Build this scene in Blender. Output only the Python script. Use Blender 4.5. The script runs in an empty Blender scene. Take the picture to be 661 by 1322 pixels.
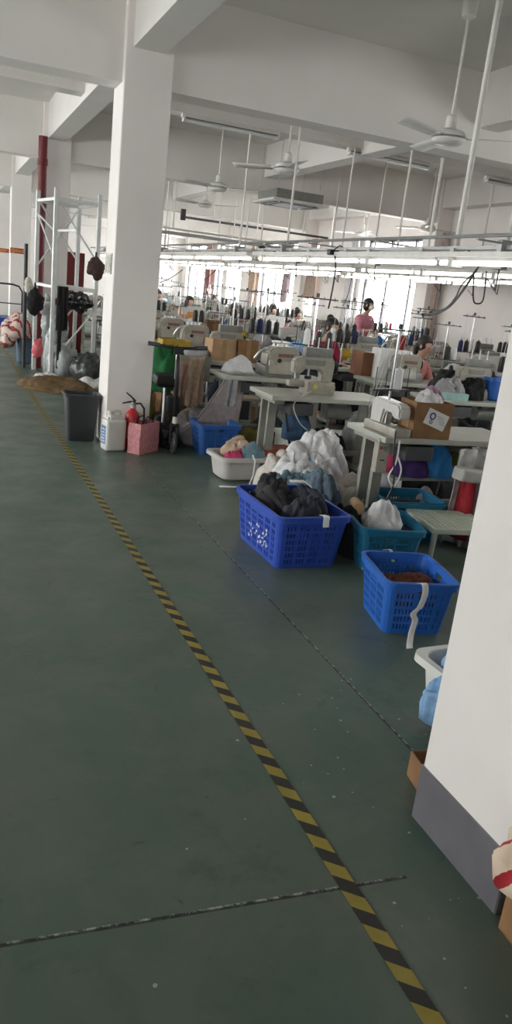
import bpy, bmesh, math, random
from math import pi, sin, cos, radians, sqrt
from mathutils import Vector, Matrix, noise, Euler
random.seed(7)
S = bpy.context.scene
COL = S.collection
PI = math.pi

# ---------------------------------------------------------------- camera
YAW, PITCH, ROLL, FPX, HC = .4078, .2851, .1144, 980., 1.6
W, H = 661., 1322.
cy, sy, cp, sp = cos(YAW), sin(YAW), cos(PITCH), sin(PITCH)
fwd = Vector((sy*cp, cy*cp, -sp)); rt = Vector((cy, -sy, 0)); up = rt.cross(fwd)
cr, sr = cos(ROLL), sin(ROLL)
R_ = rt*cr + up*sr; U_ = up*cr - rt*sr
cam = bpy.data.cameras.new('camera'); camo = bpy.data.objects.new('camera', cam); COL.objects.link(camo)
camo.matrix_world = Matrix(((R_.x, U_.x, -fwd.x, 0), (R_.y, U_.y, -fwd.y, 0), (R_.z, U_.z, -fwd.z, HC), (0, 0, 0, 1)))
cam.sensor_fit = 'VERTICAL'; cam.sensor_height = 24; cam.lens = 24*FPX/H; cam.clip_start = .05; cam.clip_end = 200
S.camera = camo
def at(x, y, z=0.):
    """the world point at height z that the photo shows at pixel x, y"""
    d = R_*(x-W/2) - U_*(y-H/2) + fwd*FPX
    t = (z-HC)/d.z
    return Vector((d.x*t, d.y*t, z))

# ---------------------------------------------------------------- materials
MATS = {}
def mat(name, col, rough=.6, metal=0., var=.12, scale=14., bump=0., bscale=90., emit=None, trans=0., alpha=1., coat=0.):
    if name in MATS: return MATS[name]
    m = bpy.data.materials.new(name); m.use_nodes = True; MATS[name] = m
    nt = m.node_tree; N = nt.nodes; L = nt.links
    b = N['Principled BSDF']
    b.inputs['Roughness'].default_value = rough; b.inputs['Metallic'].default_value = metal
    if trans: b.inputs['Transmission Weight'].default_value = trans
    if alpha < 1: b.inputs['Alpha'].default_value = alpha
    if coat: b.inputs['Coat Weight'].default_value = coat
    tc = N.new('ShaderNodeTexCoord')
    if var:
        n = N.new('ShaderNodeTexNoise'); n.inputs['Scale'].default_value = scale; n.inputs['Detail'].default_value = 4
        L.new(tc.outputs['Object'], n.inputs['Vector'])
        r = N.new('ShaderNodeMapRange'); r.inputs['From Min'].default_value = .3; r.inputs['From Max'].default_value = .7
        r.inputs['To Min'].default_value = 1-var; r.inputs['To Max'].default_value = 1+var
        L.new(n.outputs['Fac'], r.inputs['Value'])
        mx = N.new('ShaderNodeVectorMath'); mx.operation = 'SCALE'; mx.inputs[0].default_value = col
        L.new(r.outputs['Result'], mx.inputs['Scale']); L.new(mx.outputs['Vector'], b.inputs['Base Color'])
    else:
        b.inputs['Base Color'].default_value = (*col, 1)
    if bump:
        n2 = N.new('ShaderNodeTexNoise'); n2.inputs['Scale'].default_value = bscale; n2.inputs['Detail'].default_value = 3
        L.new(tc.outputs['Object'], n2.inputs['Vector'])
        bp = N.new('ShaderNodeBump'); bp.inputs['Strength'].default_value = bump; bp.inputs['Distance'].default_value = .01
        L.new(n2.outputs['Fac'], bp.inputs['Height']); L.new(bp.outputs['Normal'], b.inputs['Normal'])
    if emit:
        b.inputs['Emission Color'].default_value = (*emit[0], 1); b.inputs['Emission Strength'].default_value = emit[1]
    return m
def cloth(name, col, rough=.9, **k): return mat(name, col, rough, var=.16, scale=22, bump=.9, bscale=13, **k)

WALL = mat('wall_plaster', (.77, .725, .70), .85, var=.03, scale=2.5, bump=.08, bscale=30)
CEIL = mat('ceiling_plaster', (.72, .69, .655), .9, var=.03, scale=2, bump=.08, bscale=25)
GREYBASE = mat('grey_skirting_paint', (.125, .12, .135), .55, var=.12, scale=9)
M_FRAME = mat('window_frame_metal', (.10, .10, .11), .5, .3)
M_BEIGE = mat('beige_machine_enamel', (.33, .305, .255), .4, var=.12, scale=20)
M_WHITE = mat('white_machine_enamel', (.50, .49, .46), .35, var=.07, scale=20)
M_GREYM = mat('grey_machine_enamel', (.20, .20, .185), .4, var=.12, scale=20)
M_TABLE = mat('pale_laminate', (.38, .385, .335), .4, var=.08, scale=6)
M_EDGE = mat('table_edge_band', (.40, .41, .36), .5, var=.06)
M_LEG = mat('table_leg_paint', (.26, .26, .225), .5, .1, var=.1)
M_STEEL = mat('brushed_steel', (.55, .55, .55), .3, .9, var=.1, scale=40)
M_BLACK = mat('black_plastic', (.012, .012, .013), .45, var=.2)
M_DARK = mat('dark_grey_plastic', (.05, .05, .055), .5, var=.15)
M_WPIPE = mat('white_pipe_paint', (.70, .68, .64), .45, var=.06)
M_GPIPE = mat('grey_conduit', (.36, .36, .36), .4, .5, var=.08)
M_CARD = mat('brown_cardboard', (.24, .125, .055), .85, var=.14, scale=9, bump=.1)
M_CARDL = mat('light_cardboard', (.40, .25, .14), .85, var=.14, scale=9)
M_RED = mat('red_enamel', (.42, .012, .02), .35, var=.08)
M_DKRED = mat('dark_red_paint', (.13, .008, .012), .45, var=.15)
M_TUBE = mat('lit_fluorescent_tube', (.9, .9, .9), .4, var=0, emit=((1, .98, .95), 7.0))
M_TUBEOFF = mat('unlit_fluorescent_tube', (.72, .72, .70), .3, var=0)
M_SKIN = mat('skin', (.50, .30, .21), .6, var=.06)
M_HAIR = mat('black_hair', (.012, .010, .009), .5, var=.3, scale=60)
M_PAPER = mat('white_paper', (.74, .73, .72), .8, var=.04)
M_COTTON = mat('white_thread', (.76, .76, .76), .9, var=.05)

# ---------------------------------------------------------------- mesh collector
class MB:
    def __init__(s): s.b = bmesh.new()
    def _new(s, vs, M):
        if M is not None:
            for v in vs: v.co = M @ v.co
    def box(s, c, d, rot=None, bv=0., seg=2):
        t = bmesh.new()
        bmesh.ops.create_cube(t, size=1)
        for v in t.verts: v.co = Vector((v.co.x*d[0], v.co.y*d[1], v.co.z*d[2]))
        if bv: bmesh.ops.bevel(t, geom=t.edges[:], offset=bv, segments=seg, affect='EDGES', profile=.6)
        M = Matrix.Translation(Vector(c))
        if rot: M = M @ Euler(rot).to_matrix().to_4x4()
        return s.merge(t, M)
    def merge(s, t, M=None):
        if M is not None: t.transform(M)
        me = bpy.data.meshes.new('t'); t.to_mesh(me); t.free(); s.b.from_mesh(me); bpy.data.meshes.remove(me); return s
    def cyl(s, p0, p1, r0, r1=None, n=12, caps=True):
        p0, p1 = Vector(p0), Vector(p1); r1 = r0 if r1 is None else r1
        d = p1-p0; q = d.to_track_quat('Z', 'Y').to_matrix()
        A = []; B = []
        for i in range(n):
            a = 2*PI*i/n; v = q @ Vector((cos(a), sin(a), 0))
            A.append(s.b.verts.new(p0+v*r0)); B.append(s.b.verts.new(p1+v*r1))
        for i in range(n): s.b.faces.new((A[i], A[(i+1) % n], B[(i+1) % n], B[i]))
        if caps: s.b.faces.new(A[::-1]); s.b.faces.new(B)
        return s
    def tube(s, pts, r, n=8, cyc=False):
        pts = [Vector(p) for p in pts]; K = len(pts); rings = []; prev = None
        for i, p in enumerate(pts):
            a = pts[(i-1) % K] if (cyc or i > 0) else p; c = pts[(i+1) % K] if (cyc or i < K-1) else p
            d = (c-a).normalized()
            if prev is None: x = d.orthogonal().normalized()
            else: x = (prev-d*prev.dot(d)).normalized()
            prev = x; y = d.cross(x); rr = r[i] if isinstance(r, (list, tuple)) else r
            rings.append([s.b.verts.new(p+(x*cos(2*PI*j/n)+y*sin(2*PI*j/n))*rr) for j in range(n)])
        for i in range(K if cyc else K-1):
            A, B = rings[i], rings[(i+1) % K]
            for j in range(n): s.b.faces.new((A[j], A[(j+1) % n], B[(j+1) % n], B[j]))
        if not cyc: s.b.faces.new(rings[0][::-1]); s.b.faces.new(rings[-1])
        return s
    def lathe(s, prof, c=(0, 0, 0), n=20, sx=1, sy_=1, M=None):
        c = Vector(c); rings = []; t = bmesh.new()
        for r, z in prof:
            rings.append([t.verts.new((cos(2*PI*j/n)*r*sx, sin(2*PI*j/n)*r*sy_, z)) for j in range(n)])
        for A, B in zip(rings, rings[1:]):
            for j in range(n): t.faces.new((A[j], A[(j+1) % n], B[(j+1) % n], B[j]))
        t.faces.new(rings[0][::-1]); t.faces.new(rings[-1])
        return s.merge(t, Matrix.Translation(c) @ (M or Matrix()))
    def prism(s, poly, y0, y1, M=None, bv=0.):
        """polygon in local x,z pulled along y"""
        t = bmesh.new()
        A = [t.verts.new((x, y0, z)) for x, z in poly]; B = [t.verts.new((x, y1, z)) for x, z in poly]
        n = len(poly); t.faces.new(A); t.faces.new(B[::-1])
        for i in range(n): t.faces.new((A[(i+1) % n], A[i], B[i], B[(i+1) % n]))
        bmesh.ops.recalc_face_normals(t, faces=t.faces[:])
        if bv: bmesh.ops.bevel(t, geom=t.edges[:], offset=bv, segments=2, affect='EDGES')
        return s.merge(t, M)
    def ball(s, c, r, sub=2):
        t = bmesh.new(); bmesh.ops.create_icosphere(t, subdivisions=sub, radius=1)
        rr = r if hasattr(r, '__len__') else (r, r, r)
        for v in t.verts: v.co = Vector((v.co.x*rr[0], v.co.y*rr[1], v.co.z*rr[2]))
        return s.merge(t, Matrix.Translation(Vector(c)))
    def grid(s, f, nu, nv, cu=False):
        V = [[s.b.verts.new(f(i/(nu if cu else nu-1), j/(nv-1))) for j in range(nv)] for i in range(nu)]
        for i in range(nu if cu else nu-1):
            for j in range(nv-1): s.b.faces.new((V[i][j], V[(i+1) % nu][j], V[(i+1) % nu][j+1], V[i][j+1]))
        return s
    def build(s, name, m, parent=None, smooth=False, thick=0., sub=0, auto=True):
        me = bpy.data.meshes.new(name)
        bmesh.ops.recalc_face_normals(s.b, faces=s.b.faces[:]) if auto else None
        s.b.to_mesh(me); s.b.free()
        o = bpy.data.objects.new(name, me); COL.objects.link(o)
        for mm in (m if isinstance(m, (list, tuple)) else [m]): me.materials.append(mm)
        if smooth:
            for p in me.polygons: p.use_smooth = True
            if smooth != 'all':
                try: me.set_sharp_from_angle(angle=radians(40))
                except Exception: pass
        if thick:
            md = o.modifiers.new('t', 'SOLIDIFY'); md.thickness = thick; md.offset = 0
        if sub:
            md = o.modifiers.new('s', 'SUBSURF'); md.levels = sub; md.render_levels = sub
        if parent is not None: o.parent = parent
        return o
def tag(o, label, cat, group=None, kind=None):
    o['label'] = label; o['category'] = cat
    if group: o['group'] = group
    if kind: o['kind'] = kind
    return o
def thing(name, label, cat, loc=(0, 0, 0), rz=0, group=None):
    o = bpy.data.objects.new(name, None); COL.objects.link(o); o.location = loc; o.rotation_euler = (0, 0, rz)
    o.empty_display_size = .1
    return tag(o, label, cat, group)
def struct(o):
    o['kind'] = 'structure'; return o
def dup(root, loc, rz=0, label=None, group=None, sc=None):
    r = root.copy(); COL.objects.link(r); r.location = loc; r.rotation_euler = (0, 0, rz)
    if sc: r.scale = (sc,)*3
    if label: r['label'] = label
    if group: r['group'] = group
    elif 'group' in r: del r['group']
    for ch in list(root.children):
        c = ch.copy(); COL.objects.link(c); c.parent = r
        for g in list(ch.children):
            d = g.copy(); COL.objects.link(d); d.parent = c
    return r
class Proto:
    """first placing moves the thing itself, later ones copy it with its parts"""
    def __init__(s, o): s.o = o; s.used = False
    def put(s, loc, rz, label, group=None, sc=None):
        if s.used: return dup(s.o, loc, rz, label, group, sc)
        s.used = True; o = s.o; o.location = loc; o.rotation_euler = (0, 0, rz); o['label'] = label
        if sc: o.scale = (sc,)*3
        if group: o['group'] = group
        return o

# ---------------------------------------------------------------- room
X0, X1, Y0, Y1, ZC = -6.0, 8.9, -5.5, 30.8, 3.9
def floor_mat():
    m = bpy.data.materials.new('green_painted_concrete'); m.use_nodes = True
    nt = m.node_tree; N = nt.nodes; L = nt.links; b = N['Principled BSDF']
    tc = N.new('ShaderNodeTexCoord'); P = tc.outputs['Object']
    def nz(sc, det=5, rough=.6, dist=0.):
        n = N.new('ShaderNodeTexNoise'); n.inputs['Scale'].default_value = sc; n.inputs['Detail'].default_value = det
        n.inputs['Roughness'].default_value = rough; n.inputs['Distortion'].default_value = dist; L.new(P, n.inputs['Vector']); return n.outputs['Fac']
    def mr(v, a, b_, c=0., d=1.):
        r = N.new('ShaderNodeMapRange'); r.inputs['From Min'].default_value = a; r.inputs['From Max'].default_value = b_
        r.inputs['To Min'].default_value = c; r.inputs['To Max'].default_value = d; L.new(v, r.inputs['Value']); return r.outputs['Result']
    def ma(op, a, b_=None):
        n = N.new('ShaderNodeMath'); n.operation = op
        for i, v in enumerate((a, b_)):
            if v is None: continue
            if isinstance(v, (int, float)): n.inputs[i].default_value = v
            else: L.new(v, n.inputs[i])
        return n.outputs[0]
    def mix(f, a, b_):
        n = N.new('ShaderNodeMix'); n.data_type = 'RGBA'; L.new(f, n.inputs['Factor'])
        for k, v in ((6, a), (7, b_)):
            if isinstance(v, tuple): n.inputs[k].default_value = (*v, 1)
            else: L.new(v, n.inputs[k])
        return n.outputs[2]
    c = mix(mr(nz(.7, 4), .35, .65), (.062, .112, .088), (.092, .116, .092))
    c = mix(mr(nz(3.2, 6, .7, .4), .45, .72), c, (.118, .135, .114))
    c = mix(mr(nz(1.9, 8, .75), .56, .70, 0, .6), c, (.036, .052, .044))
    # dark scuffs
    c = mix(mr(nz(7, 3, .5, 1.5), .68, .76, 0, .55), c, (.022, .026, .024))
    # pale grit, denser beside the near column
    sx = N.new('ShaderNodeSeparateXYZ'); L.new(P, sx.inputs[0])
    vo = N.new('ShaderNodeTexVoronoi'); vo.inputs['Scale'].default_value = 24; L.new(P, vo.inputs['Vector'])
    sepc = N.new('ShaderNodeSeparateColor'); L.new(vo.outputs['Color'], sepc.inputs[0])
    spot = ma('LESS_THAN', vo.outputs['Distance'], ma('MULTIPLY', sepc.outputs[0], .16))
    dens = ma('GREATER_THAN', ma('ADD', sepc.outputs[1], mr(ma('ABSOLUTE', ma('SUBTRACT', sx.outputs[0], 1.33)), .05, .50, .50, 0.)), .93)
    near = ma('LESS_THAN', sx.outputs[1], 2.6)
    c = mix(ma('MULTIPLY', ma('MULTIPLY', spot, dens), ma('MULTIPLY', near, .85)), c, (.36, .40, .37))
    # saw-cut joints with pale chipped edges
    def line(coord, pos, w, lo, hi, other):
        d = ma('ABSOLUTE', ma('SUBTRACT', coord, pos))
        return ma('MULTIPLY', ma('LESS_THAN', d, w), ma('MULTIPLY', ma('GREATER_THAN', other, lo), ma('LESS_THAN', other, hi)))
    xx, yy = sx.outputs[0], sx.outputs[1]
    yt = ma('ADD', yy, ma('MULTIPLY', xx, .055))
    chip = mr(nz(28, 4, .7), .46, .6)
    for co, po, lo, hi, ot in ((xx, 1.63, 2.0, 30., yy), (yt, 1.548, -6, 1.25, xx), (yt, 7.35, -6, 1.3, xx)):
        c = mix(ma('MULTIPLY', line(co, po, .006, lo, hi, ot), ma('SUBTRACT', 1., ma('MULTIPLY', chip, .4))), c, (.012, .014, .013))
        c = mix(ma('MULTIPLY', line(co, po+.005, .0035, lo, hi, ot), chip), c, (.36, .38, .35))
    L.new(c, b.inputs['Base Color'])
    L.new(mr(nz(2.3, 5, .65), .35, .7, .30, .50), b.inputs['Roughness'])
    b.inputs['Specular IOR Level'].default_value = .45
    bp = N.new('ShaderNodeBump'); bp.inputs['Strength'].default_value = .12; bp.inputs['Distance'].default_value = .01
    L.new(nz(20, 5), bp.inputs['Height']); L.new(bp.outputs['Normal'], b.inputs['Normal'])
    return m
struct(MB().box(((X0+X1)/2, (Y0+Y1)/2, -.1), (X1-X0+.6, Y1-Y0+.6, .2)).build('floor', floor_mat()))
struct(MB().box(((X0+X1)/2, (Y0+Y1)/2, ZC+.1), (X1-X0+.6, Y1-Y0+.6, .2)).build('ceiling', CEIL))
def wall_with_holes(name, axis, pos, a0, a1, holes, out):
    """wall plane at pos; axis 'x' = runs along y. holes = (a, b, z0, z1)"""
    m = MB(); T = .24
    def add(p, q, z0, z1):
        if q-p < 1e-4 or z1-z0 < 1e-4: return
        c = (pos+out*T/2, (p+q)/2, (z0+z1)/2) if axis == 'x' else ((p+q)/2, pos+out*T/2, (z0+z1)/2)
        d = (T, q-p, z1-z0) if axis == 'x' else (q-p, T, z1-z0)
        m.box(c, d)
    cur = a0
    for a, b_, z0, z1 in sorted(holes):
        add(cur, a, 0, ZC); add(a, b_, 0, z0); add(a, b_, z1, ZC); cur = b_
    add(cur, a1, 0, ZC)
    return struct(m.build(name, WALL))
ZS, ZT = .95, 2.93
WR = [(2.2, 4.4), (13.25, 16.1), (18.5, 22.4), (24.0, 26.6), (27.2, 30.2)]  # first opening is out of view, added to let in more daylight
WL = [(1.2, 3.4), (3.8, 6.8), (7.8, 10.8), (11.2, 12.6), (13.5, 18.0), (19.3, 23.8), (25.1, 29.8)]
WB = [(-5.2, -3.4)]
wall_with_holes('wall_right', 'x', X1, Y0-.3, Y1+.3, [(a, b, ZS, ZT) for a, b in WR], 1)
wall_with_holes('wall_left', 'x', X0, Y0-.3, Y1+.3, [(a, b, ZS, ZT) for a, b in WL], -1)
wall_with_holes('wall_far', 'y', Y1, X0, X1, [], 1)
wall_with_holes('wall_behind', 'y', Y0, X0, X1, [(a, b, ZS, ZT) for a, b in WB], -1)
def glass_mat():
    m = bpy.data.materials.new('window_glass'); m.use_nodes = True; nt = m.node_tree; N = nt.nodes; L = nt.links
    N.remove(N['Principled BSDF']); o = N['Material Output']
    t = N.new('ShaderNodeBsdfTransparent'); g = N.new('ShaderNodeBsdfGlossy'); g.inputs['Roughness'].default_value = .03
    t.inputs['Color'].default_value = (.93, .95, .94, 1)
    mx = N.new('ShaderNodeMixShader'); mx.inputs[0].default_value = .05; L.new(t.outputs[0], mx.inputs[1]); L.new(g.outputs[0], mx.inputs[2])
    L.new(mx.outputs[0], o.inputs['Surface']); return m
GLASS = glass_mat()
def window(axis, pos, a, b_, n, out, idx, portal=True):
    m = MB(); c = pos+out*.14; w = b_-a; nb = max(2, round(w/.95))
    def bx(u, z, du, dz, dep=.06):
        m.box((c, u, z) if axis == 'x' else (u, c, z), (dep, du, dz) if axis == 'x' else (du, dep, dz))
    bx((a+b_)/2, ZS+.03, w, .06); bx((a+b_)/2, ZT-.03, w, .06); bx((a+b_)/2, ZS+(ZT-ZS)*.72, w, .05)
    for i in range(nb+1): bx(min(max(a+w*i/nb, a+.03), b_-.03), (ZS+ZT)/2, .055, ZT-ZS)
    fo = m.build('window_%d' % idx, M_FRAME); struct(fo)
    g = MB(); g.box((c, (a+b_)/2, (ZS+ZT)/2) if axis == 'x' else ((a+b_)/2, c, (ZS+ZT)/2), (.006, w-.02, ZT-ZS-.02) if axis == 'x' else (w-.02, .006, ZT-ZS-.02))
    go = g.build('window_pane', GLASS, fo)
    s_ = MB(); s_.box((pos-out*.03, (a+b_)/2, ZS-.02) if axis == 'x' else ((a+b_)/2, pos-out*.03, ZS-.02), (.12, w+.1, .04) if axis == 'x' else (w+.1, .12, .04), bv=.006)
    s_.build('window_sill', WALL, fo)
    if portal:
        l = bpy.data.lights.new('daylight_portal', 'AREA'); l.shape = 'RECTANGLE'; l.size = w; l.size_y = ZT-ZS
        lo = bpy.data.objects.new('daylight_portal', l); COL.objects.link(lo)
        lo.location = (pos+out*.26, (a+b_)/2, (ZS+ZT)/2) if axis == 'x' else ((a+b_)/2, pos+out*.26, (ZS+ZT)/2)
        d = Vector((-out, 0, 0)) if axis == 'x' else Vector((0, -out, 0))
        lo.rotation_euler = d.to_track_quat('-Z', 'Z').to_euler(); l.cycles.is_portal = True
k = 0
for wl, ax, ps, ou in ((WR, 'x', X1, 1), (WL, 'x', X0, -1), (WB, 'y', Y0, -1)):
    for a, b_ in wl: k += 1; window(ax, ps, a, b_, 3, ou, k)
# beams
def beam(i, c, d): struct(MB().box(c, d).build('trim_%d' % i, CEIL))
ti = 0
CY = [-4.5, 1.29, 7.1, 12.9, 18.7, 24.5, 30.3]
for y in CY:
    ti += 1; beam(ti, ((X0+X1)/2, y+.22, (3.14+ZC)/2), (X1-X0, .30, ZC-3.14))
for y in CY[:-1]:
    ti += 1; beam(ti, ((X0+X1)/2, y+2.60, (3.47+ZC)/2), (X1-X0, .26, ZC-3.47))
for x, w_ in ((-5.85, .3), (-2.2, .26), (1.62, .27), (5.18, .26), (8.76, .28)):
    ti += 1; beam(ti, (x, (Y0+Y1)/2, (3.4+ZC)/2), (w_, Y1-Y0, ZC-3.4))
# columns
def column(x, y, n, s=.42, dy=.42, base=True):
    m = MB().box((x+s/2, y+dy/2, ZC/2), (s, dy, ZC), bv=.008, seg=1); o = struct(m.build('wall_column_%d' % n, WALL))
    return o
for n, y in enumerate(CY[1:6]):
    column(1.42, y, n+1)
    if n == 0:
        struct(MB().box((1.63, y+.21, .1), (.428, .428, .2), bv=.004, seg=1).build('baseboard_column', GREYBASE))
for n, y in enumerate(CY[:6]):
    column(8.58, y, n+10, .32, .42); column(-6.0, y, n+20, .32, .42)

# hazard tape on the floor
def tape_mat():
    m = bpy.data.materials.new('hazard_tape_print'); m.use_nodes = True; nt = m.node_tree; N = nt.nodes; L = nt.links; b = N['Principled BSDF']
    tc = N.new('ShaderNodeTexCoord'); s_ = N.new('ShaderNodeSeparateXYZ'); L.new(tc.outputs['Object'], s_.inputs[0])
    a = N.new('ShaderNodeMath'); a.operation = 'MULTIPLY_ADD'; L.new(s_.outputs[0], a.inputs[0]); a.inputs[1].default_value = .85; L.new(s_.outputs[1], a.inputs[2])
    d = N.new('ShaderNodeMath'); d.operation = 'DIVIDE'; L.new(a.outputs[0], d.inputs[0]); d.inputs[1].default_value = .121
    f = N.new('ShaderNodeMath'); f.operation = 'FRACT'; L.new(d.outputs[0], f.inputs[0])
    g = N.new('ShaderNodeMath'); g.operation = 'GREATER_THAN'; L.new(f.outputs[0], g.inputs[0]); g.inputs[1].default_value = .5
    n = N.new('ShaderNodeTexNoise'); n.inputs['Scale'].default_value = 12; L.new(tc.outputs['Object'], n.inputs['Vector'])
    r = N.new('ShaderNodeMapRange'); r.inputs['To Min'].default_value = .65; r.inputs['To Max'].default_value = 1.2; L.new(n.outputs['Fac'], r.inputs['Value'])
    mx = N.new('ShaderNodeMix'); mx.data_type = 'RGBA'; L.new(g.outputs[0], mx.inputs['Factor']); mx.inputs[6].default_value = (.30, .235, .035, 1); mx.inputs[7].default_value = (.018, .017, .015, 1)
    v = N.new('ShaderNodeVectorMath'); v.operation = 'SCALE'; L.new(mx.outputs[2], v.inputs[0]); L.new(r.outputs[0], v.inputs['Scale'])
    L.new(v.outputs[0], b.inputs['Base Color']); b.inputs['Roughness'].default_value = .5; return m
tm = MB()
def tf(u, v):
    y = -1.0+u*19
    return Vector((1.052+.012*sin(y*.5)+(v-.5)*.052, y, .0015+.0006))
tm.grid(tf, 120, 2)
tag(tm.build('hazard_tape', tape_mat(), thick=.0012), 'yellow and black striped warning tape stuck along the green floor', 'tape')

# ---------------------------------------------------------------- light, sky
wd = bpy.data.worlds.new('overcast_sky'); S.world = wd; wd.use_nodes = True
bg = wd.node_tree.nodes['Background']; bg.inputs['Color'].default_value = (.99, .975, .985, 1); bg.inputs['Strength'].default_value = 16.
S.view_settings.view_transform = 'Standard'; S.view_settings.look = 'None'; S.view_settings.gamma = 1; S.view_settings.exposure = 0
S.view_settings.use_curve_mapping = False
S.cycles.max_bounces = 10; S.cycles.diffuse_bounces = 7; S.cycles.transparent_max_bounces = 16
S.cycles.use_denoising = True; S.cycles.sample_clamp_indirect = 8

# ================================================================ shape helpers
def heap_bm(w, d, h, seed, nu=40, nv=16, fold=.30, flat=.55, top=1.):
    m = MB(); sd = Vector((seed*7.31, seed*3.17, seed*1.7))
    def f(u, v):
        a = u*2*PI; dirv = Vector((cos(a), sin(a), 0))
        wob = 1+.22*noise.noise(dirv*1.3+sd)
        r = v**.85*wob
        p = Vector((dirv.x*r, dirv.y*r, 0))
        z = max(0., 1-v**2.6)**flat
        ang = seed*1.3; ca, sa = cos(ang), sin(ang)
        q = Vector((p.x*ca+p.y*sa, -p.x*sa+p.y*ca, 0))
        wv_ = Vector((noise.noise(q*1.3+sd), noise.noise(q*1.3-sd), 0))*.9
        q2 = Vector(((q.x+wv_.x)*1.1, (q.y+wv_.y)*3.2, seed*.7))
        def rdg(t, s_): 
            n_ = noise.noise(t+sd*s_); return 1-2.*sqrt(n_*n_+.012)
        rid = rdg(q2*.85, 1); rid2 = rdg(Vector((q2.y*.55, q2.x*1.9, 3)), 2); big = noise.noise(q*1.2+sd*3)
        rid3 = rdg(Vector((q2.x*2.3+q2.y*.4, q2.y*1.5, 7)), 3) if nu > 42 else .6
        z = z*(1+.45*big+min(fold, .5)*.6*(rid-.6)+min(fold, .5)*.22*(rid2-.6))
        k = (.05*rid+.035*rid2)*min(1, v*2)
        return Vector((p.x*(1+k)*w/2, p.y*(1+k)*d/2, max(0, z)*h*top))
    m.grid(f, nu, nv, cu=True)
    bmesh.ops.remove_doubles(m.b, verts=m.b.verts[:], dist=1e-5)
    if w < .9 or nu > 60:
        bmesh.ops.recalc_face_normals(m.b, faces=m.b.faces[:]); m.b.normal_update()
        amp = .034*min(w, d, h*1.6)*(1+fold*.8); fq = 1/(.30*min(w, d, h*2))
        mv = []
        for v_ in m.b.verts:
            q = v_.co*fq*.8; wv2 = Vector((noise.noise(q+sd), noise.noise(q-sd), noise.noise(q+sd*2)))*.55
            q3 = q+wv2; ca2, sa2 = cos(seed*2.1), sin(seed*2.1); q3 = Vector(((q3.x*ca2+q3.y*sa2)*.35, (q3.y*ca2-q3.x*sa2)*1.35, q3.z*.5))
            n1 = noise.noise(q3*1.1+sd); n2 = noise.noise(q3*2.3-sd)
            mv.append(amp*(1.5-4*sqrt(n1*n1+.004)+.55*(1-3*sqrt(n2*n2+.004))))
        for v_, a_ in zip(m.b.verts, mv):
            if v_.co.z > .01*h: v_.co += v_.normal*a_
            if v_.co.z < 0: v_.co.z = 0
    be = [e for e in m.b.edges if e.is_boundary]
    if be:
        try: bmesh.ops.contextual_create(m.b, geom=be)
        except Exception: pass
    return m
def heap(name, label, cat, loc, dims, m, seed, rz=0, group=None, parent=None, **k):
    o = heap_bm(*dims, seed, **k).build(name, m, parent, smooth='all')
    o.location = loc; o.rotation_euler = (0, 0, rz)
    if parent is None: tag(o, label, cat, group)
    elif label: o['label'] = label
    return o
def ribbon(pts, w, side=(1, 0, 0), n=8, wob=.004, seed=0):
    """a strip of tape or cloth following pts"""
    m = MB(); P = [Vector(p) for p in pts]; s_ = Vector(side).normalized(); K = len(P)-1
    def f(u, v):
        t = u*K; i = min(int(t), K-1); q = t-i
        p0 = P[max(i-1, 0)]; p1 = P[i]; p2 = P[i+1]; p3 = P[min(i+2, K)]
        p = .5*((2*p1)+(p2-p0)*q+(2*p0-5*p1+4*p2-p3)*q*q+(3*p1-p0-3*p2+p3)*q**3)
        return p+s_*(v-.5)*w+Vector((0, 0, 1))*wob*noise.noise(p*30+Vector((seed, 0, 0)))
    m.grid(f, K*n, 4); return m
def drape(w, h, folds, seed, depth=.03, nu=40, nv=14, taper=.1):
    """hanging cloth in local x,z, top edge at z=0"""
    m = MB()
    def f(u, v):
        a = u*folds*2*PI+seed+v*.8
        k = 1-taper*(1-v)
        x = (u-.5)*w*k+.012*noise.noise(Vector((u*4, v*3, seed)))
        y = depth*sin(a)*(.4+.6*v)+.02*noise.noise(Vector((u*3, v*2, seed+4)))
        return Vector((x, y, -v*h*(1+.06*noise.noise(Vector((u*5, seed, 1))))))
    return m.grid(f, nu, nv)
FONT_OK = True
def text(s, size, m, parent, loc, rot, ext=.0006, name='lettering'):
    c = bpy.data.curves.new('txt', 'FONT'); c.body = s; c.size = size; c.extrude = ext; c.align_x = 'CENTER'; c.align_y = 'CENTER'
    o = bpy.data.objects.new('txt', c); COL.objects.link(o)
    dg = bpy.context.evaluated_depsgraph_get(); me = bpy.data.meshes.new_from_object(o.evaluated_get(dg))
    bpy.data.objects.remove(o); bpy.data.curves.remove(c)
    r = bpy.data.objects.new(name, me); COL.objects.link(r); me.materials.clear(); me.materials.append(m)
    r.parent = parent; r.location = loc; r.rotation_euler = rot; return r

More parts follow.
